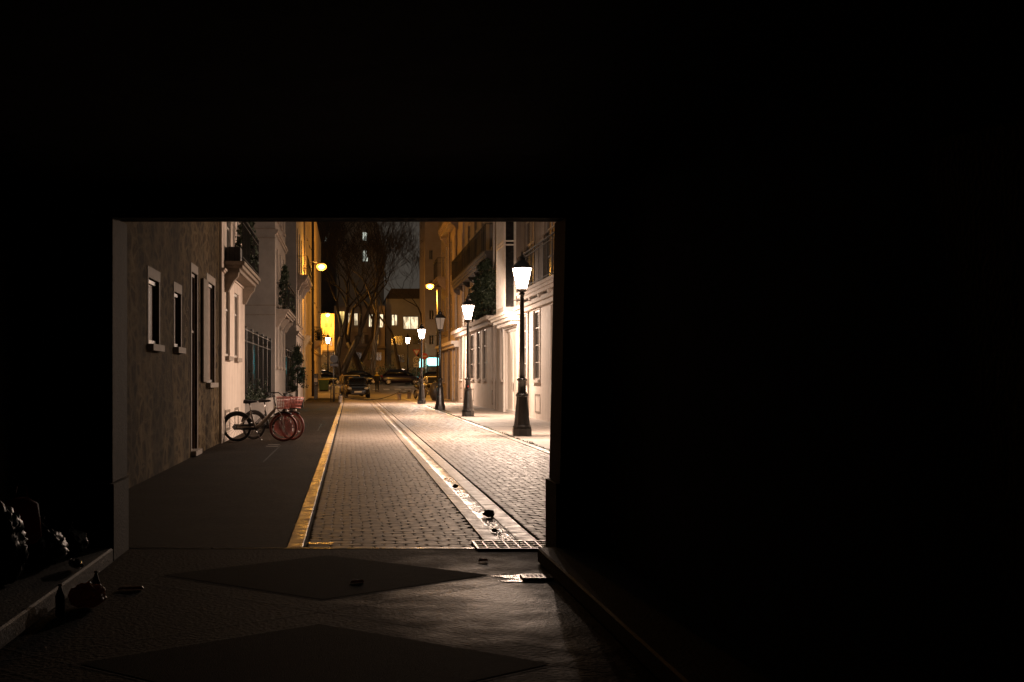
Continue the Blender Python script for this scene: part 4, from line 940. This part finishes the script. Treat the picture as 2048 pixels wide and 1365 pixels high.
# ------------------------------------------------------------------ people
def person(label, x, y, H, rz, coat, headgear, stride, arms):
    r = empty('person', (x, y, GZ(y)), label, 'person', rz=0)
    k = H / 1.75
    J = {'pel': (0, 0, .95), 'sp': (0, .0, 1.15), 'ch': (0, -.01, 1.36), 'nk': (0, -.01, 1.5), 'hd0': (0, -.02, 1.58), 'hd1': (0, -.02, 1.7)}
    E = [('pel', 'sp'), ('sp', 'ch'), ('ch', 'nk'), ('nk', 'hd0'), ('hd0', 'hd1')]; R = {'pel': .14, 'sp': .12, 'ch': .13, 'nk': .05, 'hd0': .085, 'hd1': .08}
    for s, n in ((1, 'l'), (-1, 'r')):
        st = stride * s
        J['hip' + n] = (.09 * s, 0, .9); J['kn' + n] = (.1 * s, -.16 * max(st, -.3) - .03, .5); J['an' + n] = (.1 * s, -.34 * st, .09); J['to' + n] = (.11 * s, -.34 * st - .16, .03)
        E += [('pel', 'hip' + n), ('hip' + n, 'kn' + n), ('kn' + n, 'an' + n), ('an' + n, 'to' + n)]; R.update({'hip' + n: .095, 'kn' + n: .06, 'an' + n: .04, 'to' + n: .035})
        sw = -st if arms == 'swing' else 0
        J['sh' + n] = (.18 * s, 0, 1.42); J['el' + n] = (.24 * s, .03 - .06 * sw, 1.15)
        J['wr' + n] = (.22 * s, -.05 - .2 * sw, .93) if arms == 'swing' else (.16 * s, -.16, 1.02)
        w = Vector(J['wr' + n]); J['pa' + n] = tuple(w + Vector((0, -.03, -.06)))
        E += [('ch', 'sh' + n), ('sh' + n, 'el' + n), ('el' + n, 'wr' + n), ('wr' + n, 'pa' + n)]; R.update({'sh' + n: .062, 'el' + n: .042, 'wr' + n: .028, 'pa' + n: .03})
        for f in range(5):
            q = 'f%d%s' % (f, n); q2 = 'g%d%s' % (f, n)
            if f < 4: J[q] = tuple(w + Vector((0, -.055 + .018 * f, -.1))); J[q2] = tuple(w + Vector((-.01 * s, -.05 + .018 * f, -.145 + .006 * abs(f - 1.5))))
            else: J[q] = tuple(w + Vector((-.01 * s, -.065, -.06))); J[q2] = tuple(w + Vector((-.015 * s, -.085, -.09)))
            E += [('pa' + n, q), (q, q2)]; R[q] = .009; R[q2] = .008
    names = list(J); idx = {n: i for i, n in enumerate(names)}
    me = bpy.data.meshes.new('body'); me.from_pydata([tuple(c * k for c in J[n]) for n in names], [(idx[a], idx[b_]) for a, b_ in E], [])
    ob = bpy.data.objects.new('body', me); SC.collection.objects.link(ob); ob.parent = r; me.materials.append(M['skin'])
    sk = ob.modifiers.new('skin', 'SKIN'); sk.use_smooth_shade = True
    for i, n in enumerate(names):
        v = me.skin_vertices[0].data[i]; v.radius = (R[n] * k, R[n] * k); v.use_root = (n == 'pel')
    ob.modifiers.new('sub', 'SUBSURF').render_levels = 2
    O = Vector((x, y, GZ(y)))
    def W(p): return O + Vector(p) * k
    b = MB(True)
    def ring(cx, cy, z, a, c, n=14): return [W((cx + a * math.cos(2 * math.pi * i / n), cy + c * math.sin(2 * math.pi * i / n), z)) for i in range(n)]
    hem = .55 if coat == 'coatb' else .82
    b.loft([ring(0, 0, hem, .2, .17), ring(0, 0, .95, .185, .15), ring(0, 0, 1.15, .175, .14), ring(0, -.01, 1.35, .22, .145), ring(0, -.01, 1.46, .18, .11), ring(0, -.01, 1.52, .07, .07)])
    for n in 'lr': b.path([W(J['sh' + n]), W(J['el' + n]), W(J['wr' + n])], [.078 * k, .058 * k, .042 * k], 10)
    b.build('coat', M[coat], r)
    b = MB(True)
    for n in 'lr': b.path([W(J['hip' + n]), W(J['kn' + n]), W(J['an' + n])], [.108 * k, .075 * k, .055 * k], 10)
    b.build('trousers', M['coatd'], r)
    for n in 'lr':
        b = MB(True); b.path([W(Vector(J['an' + n]) + Vector((0, .04, -.03))), W(Vector(J['an' + n]) + Vector((0, -.04, -.04))), W(J['to' + n])], [.05 * k, .055 * k, .04 * k], 8)
        b.build('shoe', M['rubber'], r)
    b = MB(True); b.ball(W((0, .0, 1.69)), .108 * k, 12, 8, sq=(1, 1.08, .8)); b.build('cap' if headgear == 'hat' else 'hair', M[headgear], r)
    b = MB(True)
    for s in (-1, 1): b.ball(W((.033 * s, -.105, 1.645)), .011 * k, 6, 4)
    b.build('eyes', M['bdark'], r)
    b = MB(True); b.ball(W((0, -.115, 1.61)), .016 * k, 6, 4, sq=(.8, 1, 1.4)); b.ball(W((0, -.1, 1.565)), .02 * k, 6, 4, sq=(1.3, .5, .3)); b.ball(W((.09, -.01, 1.62)), .02 * k, 6, 4, sq=(.5, 1, 1.4)); b.ball(W((-.09, -.01, 1.62)), .02 * k, 6, 4, sq=(.5, 1, 1.4)); b.build('face_features', M['skin'], r)
    return r
p1 = person('person in a pale cap and dark coat walking in the middle of the cross street', 2.47, 128, 1.78, 0, 'coatd', 'hat', .5, 'swing')
b = MB(True); O = Vector((2.47, 128, GZ(128)))
b.loft([[O + Vector((.23 * math.cos(a) * q, .15 * math.sin(a) * q - .01, z)) for a in [2 * math.pi * i / 14 for i in range(14)]] for q, z in ((1.02, 1.43), (.95, 1.48), (.6, 1.54), (.4, 1.57))]); b.build('scarf', M['yellow'], p1)
person('person in a long beige coat standing beside the parked cars', -.72, 128, 1.72, 20, 'coatb', 'hair', .25, 'front')

# ------------------------------------------------------------------ street furniture
def bollard(x, y, h, label):
    t = empty('bollard', (x, y, GZ(y)), label, 'bollard', 'bollards at the mouth of the lane')
    z = GZ(y) - .01; b = MB(True); b.lathe([(.13, z), (.13, z + h * .15), (.115, z + h * .17), (.125, z + h * .84), (.14, z + h * .86), (.13, z + h)], (x, y, 0), 12); b.build('post', M['dimtrim'], t)
    b = MB(True); b.lathe([(.04, z + h), (.03, z + h + .05), (.05, z + h + .09), (.01, z + h + .13)], (x, y, 0), 8); b.build('finial', M['iron'], t)
bollard(-.58, 83, .42, 'low stone bollard at the left kerb where the chain starts'); bollard(3.2, 91, .5, 'stone bollard in the middle of the lane holding the sagging chain'); bollard(4.05, 96, .5, 'stone bollard to the right, nearer the motorcycles')
def chain(p, q, sag, label):
    b = MB(True); p = Vector(p); q = Vector(q); n = int((q - p).length / .09)
    pts = [p.lerp(q, i / n) - Vector((0, 0, sag * 4 * (i / n) * (1 - i / n))) for i in range(n + 1)]
    for i in range(n):
        b.path([pts[i] + Vector((0, 0, -.012)), pts[i].lerp(pts[i + 1], .5) + Vector((0, 0, .012 if i % 2 else -.012)), pts[i + 1] + Vector((0, 0, .012))], .016, 5)
    tag(b.build('chain', M['iron']), label, 'chain')
chain((-.58, 83, .46), (3.2, 91, .58), .42, 'long sagging chain across the lane mouth'); chain((3.2, 91, .58), (4.05, 96, .58), .12, 'short chain between the two right hand bollards')
t = empty('parking_meter', (-2.3, 94, .035), 'dark parking meter standing against the ochre wall', 'parking meter')
b = MB(); b.bbox(-2.42, -2.16, 93.85, 94.1, .036, .95, .02); b.build('body', M['bdark'], t)
b = MB(); b.bbox(-2.45, -2.13, 93.82, 94.13, .955, 1.75, .03); h_ = b.build('head', M['bdark'], t)
b = MB(); b.box(-2.4, -2.18, 93.80, 93.817, 1.2, 1.45); b.build('screen', M['wframe'], h_)
t = empty('wheelie_bin', (-2.4, 128, GZ(128)), 'green wheeled bin with a yellow lid at the end of the ochre house', 'bin')
z = GZ(128) + .06
b = MB(); b.loft([[(-2.4 + sx * w, 128 + sy * w * .9, zz) for sx, sy in ((-1, -1), (1, -1), (1, 1), (-1, 1))] for w, zz in ((.38, z + .08), (.48, z + 1.0))]); b.build('body', M['green'], t)
b = MB(); b.bbox(-2.92 + .02, -1.88, 127.5, 128.5, z + 1.0, z + 1.09, .02); b.build('lid', M['yellow'], t)
b = MB(True); b.path([(-2.8, 128.4, z + .1), (-2.0, 128.4, z + .1)], .1, 10); b.build('wheels', M['rubber'], t)
# signs
t = empty('sign_post', (-.98, 83, .035), 'dark post with the back of a round sign beside the left bollard', 'sign post')
b = MB(True); b.path([(-.98, 83, .03), (-.98, 83, 3.05)], .035, 8); b.build('post', M['iron'], t)
b = MB(True); b.path([(-.94, 82.93, 2.6), (-.94, 82.96, 2.6)], .24, 20); b.box(-1.2, -.7, 82.95, 82.97, 2.15, 2.32); b.build('sign_plate', M['bdark'], t)
for i, (x, y) in enumerate(((-1.15, 84.2), (-.95, 86.5))):
    t = empty('bike_hoop', (x, y, .035), ['dark metal hoop barrier just behind the sign post', 'second metal hoop barrier, further back by the car'][i], 'hoop barrier')
    b = MB(True); b.path([(x, y - .0, .03), (x, y, .95), (x + .06, y, 1.03), (x + .5, y, 1.03), (x + .56, y, .95), (x + .56, y, .03)], .028, 8); b.build('hoop', M['iron'], t)
    b = MB(True); b.path([(x, y, .5), (x + .56, y, .5)], .018, 6); b.build('crossbar', M['iron'], t)
SX, SY = (833 - 700) / 2800 * 140, 140; SZ = GZ(140)
def zpx(y, Y=140): return CAMZ - (y - VY) / F * Y
t = empty('traffic_signs', (SX, SY, SZ), 'pole with a give way triangle above a round right turn sign and arrow panel', 'traffic sign')
b = MB(True); b.path([(SX, SY, SZ), (SX, SY, zpx(697))], .035, 8); b.build('pole', M['hub'], t)
def tri(b, cx, y, zc, s, th=.02):
    b.loft([[(cx + s * a, yy, zc + s * c) for a, c in ((-.5, .29), (.5, .29), (0, -.58))] for yy in (y, y + th)])
zc = zpx(704)
b = MB(); tri(b, SX, SY - .07, zc, .78); g1 = b.build('give_way_sign', M['signr'], t)
b = MB(); tri(b, SX, SY - .078, zc, .5, .006); b.build('sign_face', M['signw'], g1)
zc = zpx(720.5)
b = MB(); b.path([(SX, SY - .07, zc), (SX, SY - .05, zc)], .36, 24); g2 = b.build('turn_right_sign', M['signw'], t)
b = MB(True); b.torus((SX, SY - .076, zc - .03), 'y', .235, .03, 24, 6)
b.path([(SX - .07, SY - .085, zc - .16), (SX - .07, SY - .085, zc + .0), (SX - .02, SY - .085, zc + .07), (SX + .06, SY - .085, zc + .07)], .028, 5)
b.face([(SX + .05, SY - .088, zc + .15), (SX + .16, SY - .088, zc + .07), (SX + .05, SY - .088, zc - .01)]); b.build('arrow_print', M['signk'], g2)
zc = zpx(731)
b = MB(); b.box(SX - .3, SX + .3, SY - .07, SY - .05, zc - .18, zc + .16); g3 = b.build('panel', M['signw'], t)
b = MB(); b.path([(SX, SY - .076, zc + .1), (SX, SY - .076, zc - .1)], .02, 5)
b.path([(SX - .14, SY - .076, zc), (SX + .14, SY - .076, zc)], .018, 5); b.face([(SX - .2, SY - .078, zc), (SX - .12, SY - .078, zc + .06), (SX - .12, SY - .078, zc - .06)]); b.face([(SX + .2, SY - .078, zc), (SX + .12, SY - .078, zc + .06), (SX + .12, SY - .078, zc - .06)]); b.build('arrow_print', M['signk'], g3)
SX2 = (849 - 700) / 2800 * 138
t = empty('traffic_sign', (SX2, 138, GZ(138)), 'round no entry sign on a dark pole behind the fourth lantern post', 'traffic sign')
b = MB(True); b.path([(SX2, 138, GZ(138)), (SX2, 138, 3.7)], .04, 8); b.build('pole', M['iron'], t)
b = MB(); b.path([(SX2, 137.93, zpx(713, 138)), (SX2, 137.95, zpx(713, 138))], .33, 22); g = b.build('no_entry_sign', M['signr'], t)
b = MB(); b.box(SX2 - .2, SX2 + .2, 137.918, 137.924, zpx(713, 138) - .05, zpx(713, 138) + .05); b.build('bar_print', M['signw'], g)

# ------------------------------------------------------------------ far buildings
def far_building(name, label, x0, x1, Y, D, z1, wins, m, profile=None):
    t = empty(name, ((x0 + x1) / 2, Y, GZ(Y)), label, 'building')
    b = MB(); z0 = GZ(Y) - .3
    if profile: b.loft([[(x, yy, z) for x, z in profile] for yy in (Y, Y + D)], smooth=False)
    else:
        cuts_x = sorted(set([x0, x1] + [v for w in wins for v in w[:2]])); cuts_z = sorted(set([z0, z1] + [v for w in wins for v in w[2:4]]))
        for a, c in zip(cuts_x, cuts_x[1:]):
            for d, e in zip(cuts_z, cuts_z[1:]):
                if any(w[0] < (a + c) / 2 < w[1] and w[2] < (d + e) / 2 < w[3] for w in wins): continue
                b.face([(a, Y, d), (c, Y, d), (c, Y, e), (a, Y, e)])
        for w in wins:
            a, c, d, e = w[:4]; yi = Y + .25
            b.face([(a, Y, d), (a, yi, d), (a, yi, e), (a, Y, e)]); b.face([(c, Y, d), (c, yi, d), (c, yi, e), (c, Y, e)]); b.face([(a, Y, d), (c, Y, d), (c, yi, d), (a, yi, d)]); b.face([(a, Y, e), (c, Y, e), (c, yi, e), (a, yi, e)])
        b.face([(x0, Y, z0), (x0, Y + D, z0), (x0, Y + D, z1), (x0, Y, z1)]); b.face([(x1, Y, z0), (x1, Y + D, z0), (x1, Y + D, z1), (x1, Y, z1)]); b.face([(x0, Y, z1), (x1, Y, z1), (x1, Y + D, z1), (x0, Y + D, z1)])
        b.face([(x0, Y + D, z0), (x1, Y + D, z0), (x1, Y + D, z1), (x0, Y + D, z1)])
    b.build('wall', m, t)
    for w in wins:
        a, c, d, e = w[:4]; pm_ = w[4] if len(w) > 4 else 'glass'; yb = Y + .2 if not profile else Y - .06
        f = MB(); f.box(a, a + .07, yb - .05, yb, d, e); f.box(c - .07, c, yb - .05, yb, d, e); f.box(a + .07, c - .07, yb - .05, yb, d, d + .07); f.box(a + .07, c - .07, yb - .05, yb, e - .07, e); f.box((a + c) / 2 - .04, (a + c) / 2 + .04, yb - .045, yb, d + .07, e - .07)
        wf = f.build('window', M['bdark'] if pm_ != 'glass' else M['wframe'], t)
        f = MB(); f.face([(a + .03, yb - .01, d + .03), (c - .03, yb - .01, d + .03), (c - .03, yb - .01, e - .03), (a + .03, yb - .01, e - .03)]); f.build('pane', M[pm_], wf)
    return t
def W_(x0, x1, y0, y1, Y, m='glass'):
    a = P(x0, y1, Y); c = P(x1, y0, Y); return (a.x, c.x, a.z, c.z, m)
Yb = 172
t = far_building('pale_apartment_building', 'pale building with lit upper windows facing the end of the street', P(772, 0, Yb).x, P(862, 0, Yb).x, Yb, 12, P(0, 598, Yb).z,
    [W_(806, 837, 633, 659, Yb, 'litw'), W_(783, 795, 629, 652, Yb, 'litw'), W_(782, 807, 671, 691, Yb), W_(826, 846, 671, 690, Yb), W_(794, 810, 708, 726, Yb), W_(832, 846, 708, 726, Yb), W_(845, 858, 633, 655, Yb)], M['stone_far'])
b = MB(); b.loft([[(P(770, 0, Yb).x, yy, P(0, 598, Yb).z + .01), (P(864, 0, Yb).x, yy, P(0, 598, Yb).z + .01), (P(850, 0, Yb).x, yy, P(0, 578, Yb).z), (P(782, 0, Yb).x, yy, P(0, 578, Yb).z)] for yy in (Yb - .3, Yb + 12)]); b.build('roof', M['dark'], t)
t = far_building('corniced_building', 'brown building with an ochre lit cornice behind the bare trees', P(668, 0, 170).x, P(770, 0, 170).x, 170, 12, P(0, 612, 170).z,
    [W_(678, 690, 622, 652, 170, 'lity'), W_(696, 703, 626, 652, 170, 'litw'), W_(708, 716, 626, 652, 170, 'litw'), W_(737, 746, 628, 655, 170, 'litw'), W_(752, 767, 628, 656, 170, 'litw'), W_(709, 718, 672, 688, 170, 'blind'), W_(722, 729, 667, 688, 170), W_(730, 737, 670, 688, 170, 'blind'), W_(745, 758, 668, 690, 170), W_(712, 724, 704, 722, 170), W_(734, 745, 704, 722, 170), W_(752, 764, 704, 722, 170)], M['stone_dim'])
b = MB(); c0 = P(690, 664, 169.4); c1 = P(733, 656, 169.4); b.box(c0.x, c1.x, 169.2, 169.98, c0.z, c1.z); b.build('cornice', M['ochre'], t)
b = MB(); b.box(c0.x, P(772, 0, 169).x, 169.0, 169.97, P(0, 697, 169).z, P(0, 693, 169).z); b.build('balcony', M['dimtrim'], t)
t = far_building('yellow_corner_building', 'tall building bathed in yellow light at the left beyond the ochre house', P(620, 0, 156).x, P(668.5, 0, 156).x, 156, 9, P(0, 628, 156).z,
    [W_(645, 651, 675, 690, 156), W_(650, 656, 640, 656, 156), W_(660, 665, 640, 656, 156), W_(660, 665, 676, 694, 156)], M['ochre'])
b = MB(); c0 = P(645, 705, 155.5); c1 = P(668, 701, 155.5); b.box(c0.x, c1.x, 155.2, 155.98, c0.z, c1.z); b.build('balcony', M['dimtrim'], t)
b = MB(); c0 = P(660, 726, 155.8); c1 = P(674.5, 704, 155.8); b.box(c0.x, c1.x, 155.6, 155.8, c0.z, c1.z); tag(b.build('notice_board', M['whitep']), 'pale upright notice board between the yellow building and the dark trunk', 'notice board')
pr = [(P(655, 0, 225).x, 0), (P(768, 0, 225).x, 0), (P(768, 0, 225).x, P(0, 515, 225).z), (P(765, 0, 225).x, P(0, 490, 225).z), (P(761, 0, 225).x, P(0, 470, 225).z), (P(755, 0, 225).x, P(0, 446, 225).z), (P(748, 0, 225).x, P(0, 430, 225).z), (P(680, 0, 225).x, P(0, 425, 225).z), (P(672, 0, 225).x, P(0, 460, 225).z), (P(660, 0, 225).x, P(0, 500, 225).z)]
far_building('curved_roof_tower_block', 'tall dark block with a curved roof edge and two lit windows against the sky', 0, 5, 225, 15, 30, [W_(724.5, 734.5, 464.5, 482.5, 225, 'litc'), W_(725, 736, 501, 524, 225, 'litc')], M['tower'], pr)
far_building('dark_high_building', 'dark building with one small lit window above the ochre house roofline', P(600, 0, 190).x, P(671, 0, 190).x, 190, 15, P(0, 420, 190).z,
    [W_(655, 660, 462, 476, 190, 'litc'), W_(649, 655, 472, 483, 190, 'litc'), W_(643, 648, 497, 511, 190, 'blind'), W_(650, 654, 497, 511, 190, 'blind')], M['dark'])
t = far_building('dark_side_building', 'dark building behind the right hand end of the street, above the teal sign', P(850, 0, 153).x, 26, 153, 12, P(0, 400, 153).z,
    [W_(858, 866, 500, 520, 153), W_(858, 866, 560, 580, 153), W_(858, 868, 620, 640, 153), W_(858, 868, 670, 690, 153)], M['stone_dim'])
c0 = P(857.5, 732, 152.5); c1 = P(880.5, 716, 152.5)
t = empty('shop_sign', ((c0.x + c1.x) / 2, 152.5, c0.z), 'glowing teal and white shop sign at the right of the cross street', 'shop sign')
b = MB(); b.box(c0.x, c1.x, 152.4, 152.99, c0.z, c1.z); b.build('lit_box', M['shop'], t)
b = MB(); b.box(c0.x - .05, c1.x + .05, 152.42, 152.98, c1.z, c1.z + .07); b.box(c0.x - .05, c1.x + .05, 152.42, 152.98, c0.z - .07, c0.z); b.build('frame', M['bdark'], t)
for i, (xa, xb, ya, yb, yy) in enumerate(((838.5, 846, 718, 735, 151), (854, 856.5, 717, 730, 152))):
    c0 = P(xa, yb, yy); c1 = P(xb, ya, yy)
    t = empty('pharmacy_light', ((c0.x + c1.x) / 2, yy, c0.z), ['teal lit sign half hidden behind the fourth lantern post', 'narrow teal light between the lantern post and the big shop sign'][i], 'lit sign')
    b = MB(); b.bbox(c0.x, c1.x, yy, yy + .15, c0.z, c1.z, .02); b.build('light', M['shop'], t)
    b = MB(); b.path([((c0.x + c1.x) / 2, yy + .1, GZ(yy)), ((c0.x + c1.x) / 2, yy + .1, c0.z)], .05, 6); b.build('pole', M['iron'], t)

# ------------------------------------------------------------------ trees
def tree(label, x, y, H, r0, lean, seed, m, spread=.55, fork=None, depth=8, twig=.013):
    z = GZ(y) - .05; t = empty('bare_tree', (x, y, z), label, 'tree', 'bare trees across the street')
    rd = random.Random(seed); tr = MB(True); cr = MB(True)
    def grow(p, d, L, r, lv):
        n = 4; pts = [p]; q = p.copy(); dd = d.copy()
        for i in range(n):
            dd = (dd + Vector((rd.gauss(0, .13), rd.gauss(0, .13), rd.gauss(.05, .06)))).normalized(); q = q + dd * L / n; pts.append(q.copy())
        r1 = max(twig, r * .68); (tr if lv < 1 else cr).path(pts, [r + (r1 - r) * i / n for i in range(n + 1)], 7 if lv < 2 else (5 if lv < 4 else 3), cap=lv < 2)
        if lv >= depth: return
        k = 2 if lv < 2 else rd.choice((2, 3, 3))
        for i in range(k):
            a = rd.uniform(0, 6.28); s = spread * rd.uniform(.6, 1.35)
            nd = (dd + Vector((math.cos(a) * s, math.sin(a) * s, rd.uniform(-.08, .25)))).normalized()
            grow(pts[-1] if i < 2 else pts[2], nd, L * rd.uniform(.66, .88), r1 * (.85 if i == 0 else .68), lv + 1)
    p = Vector((x, y, z))
    if fork:
        for f in fork: grow(p, Vector(f[0]).normalized(), f[1], f[2], 0)
    else: grow(p, Vector((lean, 0, 1)).normalized(), H, r0, 0)
    tr.build('trunk', m, t); cr.build('crown', m, t)
    return t
tree('thick dark forked tree left of centre beside the yellow building', -1.0, 151, 3.2, .5, -.05, 3, M['bark'], fork=[((-.25, 0, 1), 5.2, .42), ((.12, .1, 1), 5.6, .4)])
tree('dark bare tree right of the forked one, over the grey car', 1.55, 152, 5.0, .4, -.12, 12, M['bark'])
tree('slender pale barked plane tree behind the walking figure', 2.1, 150, 7.2, .32, .1, 21, M['palebark'], .38, depth=8)
tree('bare tree with wide thin branches before the pale building', 5.9, 160, 6.2, .2, .02, 33, M['bark'], .6)
tree('bare tree at the right, between the far lantern and the dark building', 9.3, 158, 5.6, .22, -.05, 44, M['bark'], .6)
tree('tall thin bare tree behind the others at the left of the tower', .6, 166, 8.2, .22, .03, 55, M['bark'], .5)
# hedge and planting strip
b = MB()
def hf(rd):
    x = rd.uniform(-4.5, 10); n = math.sin(x * 1.9) + math.sin(x * 4.3 + 1) * .6
    return (x, 153.2 + rd.gauss(0, .5), GZ(153) + abs(rd.gauss(0, .75 + .22 * n)) * 1.0 + .1)
leaves(b, hf, 9000, .11, 77); tag(b.build('hedge', M['leaf2']), 'dim green planting strip behind the parked cars across the street', 'hedge', kind='stuff')

# ------------------------------------------------------------------ gutter debris and rubbish
for i, (x, y, s, lab) in enumerate(((1.465, 14.75, .048, 'dark stone lying in the wet gutter near the grate'), (1.365, 13.25, .022, 'small dark lump in the gutter nearest the grate'), (1.40, 18.6, .032, 'dark leaf clump in the gutter further up'))):
    b = MB(True); b.ball((x, y, s * .55), s, 12, 8, .22, (1.25, 1, .75), i + 3); tag(b.build('gutter_stone', M['bark']), lab, 'stone')
b = MB(); rl = random.Random(5)
for _ in range(160):
    x, y = rl.uniform(1.34, 1.52), 12.4 + abs(rl.gauss(0, .7)); a = rl.uniform(0, 3.1); s = rl.uniform(.008, .02)
    b.face([(x + s * math.cos(a), y + s * math.sin(a), -.004), (x - s * .4 * math.sin(a), y + s * .4 * math.cos(a), .002), (x - s * math.cos(a), y - s * math.sin(a), -.003), (x + s * .4 * math.sin(a), y - s * .4 * math.cos(a), 0)])
tag(b.build('leaf_litter', M['bark']), 'scraps of dead leaf caught in the wet gutter by the grate', 'litter', kind='stuff')
b = MB(); rl = random.Random(6)
for _ in range(900):
    y = rl.uniform(20, 70); x = KR + .155 + rl.gauss(0, .012); h = rl.uniform(.01, .05) * (1 + (math.sin(y * 1.3) > .5) * .6)
    b.face([(x - .008, y, .04), (x + .008, y, .04), (x + rl.gauss(0, .015), y + rl.gauss(0, .015), .045 + h)])
tag(b.build('kerb_weeds', M['leaf2']), 'thin weeds in the joint of the right kerb', 'weeds', kind='stuff')
def binbag(label, x, y, z, r, seed, m='bag', sq=(1, 1, .85), knot=True, group=None):
    t = empty('rubbish_bag', (x, y, z), label, 'rubbish bag', group)
    from mathutils import noise as nz_
    b = MB(True); b.ball((x, y, z + r * sq[2] * .9), r, 64, 40, 0, sq, seed); cc = Vector((x, y, z + r * sq[2] * .9)); nv = []
    for v in b.v:
        d = Vector(v) - cc; q = d / r * 2.1 + Vector((seed * 3.1, 0, 0))
        k = 1 + .22 * nz_.noise(q) + .2 * abs(nz_.noise(q * 2.3)) + .1 * abs(nz_.noise(q * 5.5)) - .12
        w = cc + d * k; w.z = max(w.z, z + .004 + .01 * abs(nz_.noise(q * 3))); nv.append(tuple(w))
    b.v = nv; b.build('sack', M[m], t)
    if knot:
        b = MB(True); b.lathe([(r * .25, 0), (r * .08, r * .16), (r * .14, r * .3), (r * .2, r * .4)], (x, y, z + r * sq[2] * 1.86), 10); b.build('knot', M[m], t)
    return t
LZ = .127
binbag('big black rubbish sack at the picture\'s left edge on the stone ledge', -2.33, 8.95, LZ, .27, 2, group='black rubbish sacks on the ledge', sq=(1, 1, 1.05))
binbag('black rubbish sack lying lower and further along the ledge towards the street', -2.2, 9.95, LZ, .19, 5, group='black rubbish sacks on the ledge', sq=(1, 1.3, .75))
binbag('crumpled dark sack at the far end of the rubbish heap', -2.1, 10.5, LZ, .13, 8, group='black rubbish sacks on the ledge', sq=(1, 1.3, .8))
t = empty('carrier_bag', (-2.2, 9.5, .5), 'red carrier bag standing on top of the black sacks', 'carrier bag')
b = MB(True); b.loft([[(-2.23 + w * math.cos(a), 9.5 + .07 * math.sin(a), z) for a in [2 * math.pi * k / 16 for k in range(16)]] for w, z in ((.1, .33), (.14, .38), (.13, .5), (.115, .6), (.04, .64))]); b.build('bag', M['redbag'], t)
b = MB(True); b.path([(-2.28, 9.5, .62), (-2.26, 9.5, .72), (-2.2, 9.5, .72), (-2.18, 9.5, .62)], .006, 5); b.build('handles', M['redbag'], t)
t = binbag('thin brown plastic bag spilled on the floor beside the ledge', -1.66, 8.85, .002, .085, 12, 'brownbag', (1.4, 1.2, .95), False)
def bottle(label, x, y, z, h=.26, r=.036, m='bottle', tilt=None):
    t = empty('plastic_bottle', (x, y, z), label, 'bottle')
    b = MB(True); b.lathe([(r * .8, 0), (r, .01), (r, h * .2), (r * .92, h * .24), (r, h * .28), (r * .93, h * .36), (r, h * .42), (r, h * .62), (r * .45, h * .84), (r * .36, h * .92)], (x, y, z), 16); b.build('body', M[m], t)
    b = MB(True); b.lathe([(r * .42, h * .92), (r * .42, h)], (x, y, z), 12); b.build('cap', M['whitep'], t)
    if tilt: t.rotation_euler = tilt
    return t
bottle('clear plastic bottle upright on the floor at the right of the rubbish', -1.66, 9.15, .003, .19, .028)
bottle('dark bottle standing on the floor left of the brown bag', -1.76, 8.5, .003, .2, .03, 'bdark')
bottle('clear bottle lying on the stone ledge between the sacks', -1.93, 9.75, LZ + .04, .24, .034, tilt=(math.radians(88), 0, math.radians(25)))
for i, (x, y, w) in enumerate(((-1.5, 9.6, .09), (.05, 9.9, .05), (1.05, 11.05, .04))):
    b = MB(True); b.loft([[(x - w, y - w * .5, .006), (x + w, y - w * .6, .012), (x + w * .9, y + w * .5, .006), (x - w * .8, y + w * .6, .014)], [(x - w * .8, y - w * .4, .022), (x + w * .8, y - w * .5, .03), (x + w * .8, y + w * .4, .02), (x - w * .6, y + w * .5, .028)]])
    tag(b.build('paper_scrap', M['brownbag']), ['crushed packet on the dark floor right of the rubbish heap', 'tiny scrap on the far black diamond of the floor', 'small scrap near the right end of the threshold'][i], 'litter')
